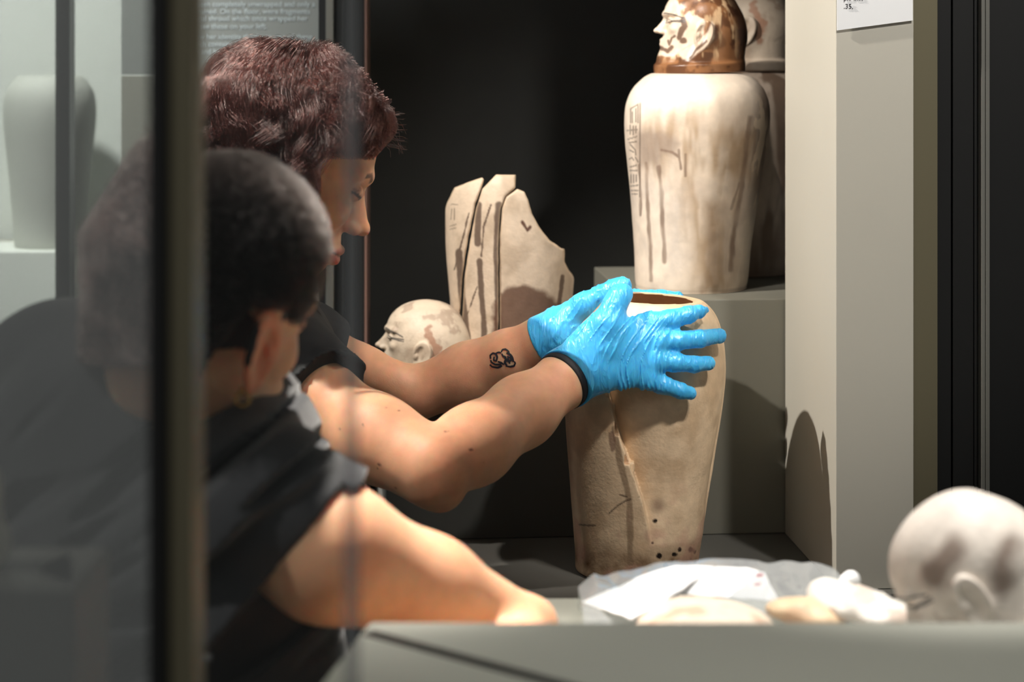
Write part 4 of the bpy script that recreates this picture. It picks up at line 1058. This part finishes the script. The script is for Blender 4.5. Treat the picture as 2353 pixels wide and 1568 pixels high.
er_ = (y > .080) & (np.abs(x+.016) < .034) & (np.abs(z+.012) < .046)
c[er_] = c[er_]*np.array([1.0, .74, .68])
scalp &= ~((x > -.01) & (z < -.03+.0*x)) & ~((x < -.02) & (z < -.05+.35*(x+.02)*0))
c[scalp] = L((22, 17, 16))
ob = mesh_obj('body', V, Q, M['skin'], m_root, c)
r = np.random.default_rng(12); v = sphere_pts(120000, r)
root = np.array([-.012, 0, .030])+v*np.array([.098, .076, .085])
x, y, z = root[:, 0], np.abs(root[:, 1]), root[:, 2]
earz = (np.abs(x+.012) < .030) & (z < .026)
ok = ~earz & (((x < .018) & (z > -.012)) | (z > .062) | ((x < .045) & (z > .012)) | ((x < -.035) & (z > -.045)))
root = root[ok][:52000]; v = v[ok][:52000]
LF = np.where(root[:, 2] > .045, 1.0, .45+.55*sstep(-.03, .045, root[:, 2]))
grow_hair('hair', mfwd(root), v@mR.T, 4, .0036, (0, 0, -1), dict(len=LF, flow=.5, grav=.2, stiff=.8, jit=.25, wob=.5, curl=.0009, freq=300, clump=.25, fuzz=.0006), M['hair_black'], m_root, .00022, None, None, 1500, 4, lambda pos: v@mR.T)['label'] = 'cropped black hair'
v2 = sphere_pts(60000, r); rt2 = np.array([-.012, 0, .026])+v2*np.array([.099, .077, .086])  # curls stand in for the woman's hair reflected in the left pane
m = (rt2[:, 0] < .0) & (rt2[:, 2] > -.066) & (rt2[:, 2] < .10); rb = rt2[m]; vb = v2[m]
left = (rb@mR.T)[:, 0] < -.030; rb = rb[left][:6000]; vb = vb[left][:6000]
def cutm(p):
    x, y = pix(p); return (x < 178+14*(noise(p, 200, 2)-.5)) | (y > 842) | (x > 430) | (x < 340-.62*(y-340)*(y < 560)-136*(y >= 560)-40)
push3 = ell_push(minv, mfwd, [((-.012, 0, .030), (.098, .076, .085)), ((-.03, 0, -.05), (.05, .055, .09))], .002, .008)
grow_hair('curls', mfwd(rb), vb@mR.T, 13, .0072, (-.30, 0, -1), dict(len=np.full(len(rb), 1.0), flow=.4, grav=.9, stiff=.5, jit=.25, wob=.9, curl=.0075, freq=260, clump=.88, fuzz=.001), M['hair_brown'], m_root, .0006, push3, cutm, 110, 6, lambda pos: vb@mR.T)['label'] = 'longer brown curls standing in for reflected auburn hair'
hemM = (P(828, 1108, 1.585)+P(590, 1400, 1.585))/2
def man_shirt(p):
    x, z = p[..., 0], p[..., 2]
    a = (x*.62-z*.78); b = x*.78+z*.62          # folds run from the neck down to the left
    n = fbm(np.stack([b*5+.8*np.sin(a*14), a*38+2*noise(p, 6, 4), p[..., 1]*4], -1), 1, 2, 95)
    m = sstep(-.13, -.22, x)
    fold = .034*(sstep(.36, .64, n)-.5)*(.22+.78*m)
    d = cone(p, MC, MH, .135, .15)
    d = smin(d, cone(p, MN+np.array([-.015, .01, -.062]), MC, .062, .12), .04)
    d = smin(d, cone(p, MC, MSR, .105, .050), .05); d = smin(d, cone(p, MC, MSL, .12, .070), .05)
    ll_ = MSL+np.array([-.10, -.02, -.22]); d = smin(d, cone(p, MSL, ll_, .068, .07), .03)
    d = smin(d, cone(p, P(480, 1000, 1.67), P(620, 1135, 1.62), .035, .042), .03)
    d = smin(d, cone(p, P(385, 990, 1.665), P(215, 925, 1.68), .050, .060), .03)
    d = smin(d, cone(p, P(545, 1270, 1.665), P(560, 1720, 1.72), .070, .09), .03)
    ax = mu2-MSR; ax = ax/np.linalg.norm(ax); ax2 = np.array([.775, .0, -.63])*0+ax
    # hem plane follows the seen hem line
    e = P(828, 1108, 1.585)-P(590, 1400, 1.585); e /= np.linalg.norm(e)
    pn = np.cross(e, (0, 1, 0)); pn = pn/np.linalg.norm(pn)
    if pn@ax < 0: pn = -pn
    t = (p-hemM.astype(np.float32))@pn.astype(np.float32)
    sl = cone(p, MSR, mu2, .064, .069)
    sl = smin(sl, cone(p, P(545, 1225, 1.63), P(610, 1400, 1.62), .070, .082), .02)
    sl = smax(sl, t, .003)
    d = smin(d, sl, .02); k_ = sstep(1.32, 1.23, z)*(x < -.30)+(x >= -.30); d = np.maximum(d+fold*k_-.006, d-.0095)
    ins = np.maximum(cone(p, hemM-ax*.03, hemM+ax*.03, .056, .057), -(t+.010)); d = smax(d, -ins, .002)
    d = smax(d, -cone(p, MN+np.array([-.005, 0, .0]), mfwd(np.array([-.03, 0, -.02])), .057, .062), .004)
    return d
V, Q = sdf_mesh(man_shirt, (-.80, 1.40, .60), (.0, 1.94, 1.42), .0036)
mesh_obj('t_shirt', V, Q, M['shirt'], m_root)
legs(m_root, (MH[0]+.0, MH[1], .80), .03, 0)
# gold earring on the lobe
er = mfwd(np.array([-.010, -.083, -.050]))
bm = bmesh.new()
bmesh.ops.create_uvsphere(bm, u_segments=12, v_segments=8, radius=.0032, matrix=Matrix.Translation(er))
R_, r_ = .0055, .0012
ring = []
for i in range(20):
    a = i/20*6.283; row = []
    for j in range(8):
        b = j/8*6.283; rr = R_+r_*math.cos(b)
        row.append(bm.verts.new(Vector(er)+Vector((rr*math.cos(a), r_*math.sin(b)*1.0-.001, rr*math.sin(a)-.0065))))
    ring.append(row)
for i in range(20):
    for j in range(8): bm.faces.new((ring[i][j], ring[i][(j+1) % 8], ring[(i+1) % 20][(j+1) % 8], ring[(i+1) % 20][j]))
for f_ in bm.faces: f_.smooth = True
me = bpy.data.meshes.new('earring'); bm.to_mesh(me); bm.free(); me.materials.append(M['gold'])
o = bpy.data.objects.new('earring', me); C.objects.link(o); put(o, m_root); o['label'] = 'gold earring'

# ------------------------------------------------------------------ plastic bag with paper and fragments
def sheet(name, fz, u, v, m, parent=None, th=.0006, col=None):
    nu, nv = len(u), len(v); U, Vv = np.meshgrid(u, v, indexing='ij')
    X = fz(U, Vv).reshape(-1, 3)
    i = np.arange(nu-1)[:, None]*nv; j = np.arange(nv-1)[None]
    Q = np.stack([i+j, i+nv+j, i+nv+j+1, i+j+1], -1).reshape(-1, 4)
    o = mesh_obj(name, X, Q, m, parent)
    if th:
        md = o.modifiers.new('thick', 'SOLIDIFY'); md.thickness = th; md.offset = 0
    return o
bag = empty('plastic_bag', tuple(P(1650, 1400, 1.72)*np.array([1, 1, 0])+np.array([0, 0, TT])), 'clear plastic bag with folded white paper on the pale work table', 'bag')
xs = [1330, 1345, 1372, 1400, 1480, 1552, 1620, 1750, 1850, 1900, 1950, 1968]; ys = [1296, 1303, 1314, 1318, 1308, 1296, 1294, 1293, 1299, 1308, 1318, 1320]
def bag_top(U, V):                    # U picture column at the back edge, V 0 back .. 1 front
    D = 1.83-.30*V
    X = (U-1176.5)/F*1.83
    zt = EYE-(np.interp(U, xs, ys)-HORIZON)/F*1.83
    n = fbm(np.stack([X*30, V*3, 0*X], -1), 1, 3, 31)-.5
    zf = TT+.030*(1-V)+.004
    k = sstep(0, .75, V)
    Z = zt*(1-k)+zf*k+n*.018*(.4+V*(1-V)*3)
    e = np.minimum(1, np.minimum((U-1328)/40, (1970-U)/50))
    Z = TT+.003+(Z-TT-.003)*np.clip(.55+.45*e, 0, 1)
    return np.stack([X+.004*(fbm(np.stack([V*6, X*5, 0*X], -1), 1, 2, 5)-.5), D+n*.02, np.maximum(Z, TT+.002)], -1)
sheet('upper_film', bag_top, np.linspace(1330, 1968, 120), np.linspace(0, 1, 60), M['plastic'], bag, 0)
def bag_back(U, V):
    b = bag_top(U, 0*V); Z = b[..., 2]*(1-V)+(TT+.0015)*V; n = fbm(np.stack([U/60., V*2, 0*U], -1), 1, 3, 41)-.5
    b = b.copy(); b[..., 1] = b[..., 1]+.012*V+n*.012*V; b[..., 2] = Z; return b
sheet('back_film', bag_back, np.linspace(1330, 1968, 120), np.linspace(0, 1, 16), M['plastic'], bag, 0)
M['paper'] = mat('white_paper', L((246, 246, 246)), .8)
M['pink'] = mat('pink_ink', L((232, 150, 160)), .8)
def poly_sheet(name, pts, m, th=.0012, cr=.0):
    pts = [Vector(P(*p)) for p in pts]
    bm = bmesh.new(); vs = [bm.verts.new(p) for p in pts]; bm.faces.new(vs)
    bmesh.ops.triangulate(bm, faces=bm.faces[:]); bmesh.ops.subdivide_edges(bm, edges=bm.edges[:], cuts=5, use_grid_fill=True)
    for v_ in bm.verts:
        v_.co.z += (noise(np.array(v_.co), 60, 3)-.5)*cr
    bm.normal_update()
    g = bmesh.ops.solidify(bm, geom=bm.faces[:], thickness=th)
    me = bpy.data.meshes.new(name); bm.to_mesh(me); bm.free(); me.materials.append(m)
    o = bpy.data.objects.new(name, me); C.objects.link(o); return o
def clampz(p): return p
pa = poly_sheet('paper', [(1338, 1388, 1.78), (1440, 1338, 1.80), (1552, 1300, 1.815), (1640, 1304, 1.80), (1560, 1362, 1.72), (1450, 1425, 1.66)], M['paper'], .001, .004)
pa2 = poly_sheet('paper', [(1560, 1366, 1.74), (1644, 1304, 1.79), (1715, 1308, 1.80), (1757, 1320, 1.80), (1790, 1384, 1.76), (1700, 1376, 1.75)], M['paper'], .001, .004)
for o_, lb in ((pa, 'blank white folded paper at the left inside the bag'), (pa2, 'white paper slip with pink marks inside the bag')):
    c0 = sum((v_.co for v_ in o_.data.vertices), Vector())/len(o_.data.vertices); set_origin(o_, c0); tag(o_, lb, 'paper')
def on_pa2(px, py, D): return P(px, py, D)
for i, (mx, my) in enumerate(((1665, 1330), (1745, 1322), (1740, 1343), (1662, 1360), (1722, 1372), (1600, 1346), (1678, 1316), (1700, 1345))):
    D = 1.765+.0004*(1390-my)
    mk = poly_sheet('pink_mark', [(mx-8, my-2, D-.008), (mx+8, my-4, D-.008), (mx+9, my+2, D-.008), (mx-6, my+4, D-.008)], M['pink'], .0004); put(mk, pa2)
# curved sherd and wad of tissue
def sherd(p):
    c0 = P(1630, 1508, 1.62); q = p-c0.astype(np.float32)
    a = np.sqrt((q[..., 0]/1.7)**2+q[..., 2]**2)-.034
    d = np.maximum(np.abs(a)-.0028, np.abs(q[..., 1])-.045+.006*np.sin(q[..., 0]*60)); return smax(d, -(p[..., 2]-TT-.001), .001)
c0 = P(1630, 1508, 1.62)
V, Q = sdf_mesh(sherd, (c0[0]-.08, c0[1]-.06, TT-.005), (c0[0]+.08, c0[1]+.06, c0[2]+.045), .002)
n1 = fbm(V, 40, 3, 5); c = mix(np.tile(L((240, 222, 200)), (len(V), 1)), L((200, 150, 120)), sstep(.5, .65, n1)*.6)
o = mesh_obj('stone_sherd', V, Q, M['stone'], None, c); set_origin(o, (c0[0], c0[1], TT)); tag(o, 'curved cream stone sherd lying under the paper in the bag', 'sherd')
def lump(name, spec, colr, label, h=.002, seed=3, amp=.010):
    def f(p):
        d = None
        for px, py, D, r3 in spec:
            e = ell(p, P(px, py, D), r3); d = e if d is None else smin(d, e, .01)
        d = d+amp*(fbm(p, 45, 3, seed)-.5); return smax(d, -(p[..., 2]-TT-.001), .002)
    pp = np.array([P(a, b, D) for a, b, D, _ in spec]); rr = max(max(s[3]) for s in spec)+.01
    V, Q = sdf_mesh(f, pp.min(0)-rr, pp.max(0)+rr, h)
    n1 = fbm(V, 50, 3, seed); c = mix(np.tile(L(colr), (len(V), 1)), L((206, 160, 130)), sstep(.55, .7, n1)*.4)
    o = mesh_obj(name, V, Q, M['stone'], None, c); set_origin(o, (pp[:, 0].mean(), pp[:, 1].mean(), TT)); return tag(o, label, 'fragment')
lump('stone_fragment', [(1905, 1375, 1.72, (.018, .03, .014)), (1960, 1390, 1.70, (.03, .03, .014)), (2030, 1412, 1.68, (.028, .03, .012))], (250, 244, 234), 'white lumpy fragment between the bag and the blurred stone head')
lump('stone_fragment', [(1830, 1400, 1.70, (.028, .02, .010)), (1880, 1420, 1.69, (.024, .02, .010))], (236, 206, 170), 'tan fragment inside the right end of the bag', seed=8, amp=.006)
lump('bag_tie', [(1950, 1338, 1.79, (.009, .008, .007)), (1960, 1330, 1.79, (.005, .005, .006))], (252, 252, 252), 'small bright crumpled white tie at the right corner of the bag', .0015, 9, .004)
bpy.data.objects['bag_tie']['category'] = 'tie'

# invented stand and paper in place of reflections in the left pane
slab('s', [(0, 0), (.01, 0), (.01, .01), (0, .01)], 0, .01, M['plinth'])
bpy.data.objects.remove(bpy.data.objects['s'])
X0, X1 = P(-120, 1360, 1.22)[0], P(168, 1360, 1.22)[0]; ZS = P(0, 1362, 1.22)[2]
o = slab('reflection_stand', [(X0, 1.22), (X1, 1.22), (X1, 1.33), (X0, 1.33)], 0, ZS, M['casefloor'])
set_origin(o, ((X0+X1)/2, 1.275, 0)); tag(o, 'grey stand added low at the left edge for a reflected counter', 'stand')
o = poly_sheet('paper', [(84, 1352, 1.27), (130, 1330, 1.30), (160, 1312, 1.31), (166, 1352, 1.25), (150, 1358, 1.245)], M['paper'], .0008, .0)
for v_ in o.data.vertices: v_.co.z = max(v_.co.z, ZS+.0008)
set_origin(o, P(130, 1345, 1.28)); tag(o, 'small creased white paper added on the stand for a reflected glint', 'paper')
c0 = P(-28, 1330, 1.27)
def f(p):
    q = p-np.array([c0[0], 1.275, ZS], np.float32)
    d = smin(ell(q, (0, 0, .016), (.0135, .014, .020)), ell(q, (-.003, 0, .048), (.011, .012, .020)), .008)
    return smax(d+.004*(fbm(p, 60, 2, 3)-.5), -(q[..., 2]-.0008), .002)
V, Q = sdf_mesh(f, (c0[0]-.03, 1.245, ZS-.005), (c0[0]+.03, 1.305, ZS+.08), .0012)
o = mesh_obj('stone_fragment', V, Q, M['stone'], None, np.tile(L((214, 208, 190)), (len(V), 1))); set_origin(o, (c0[0], 1.275, ZS))  # cream lump cut by the left edge
tag(o, 'small upright cream piece on the stand, cut off by the left edge', 'fragment')
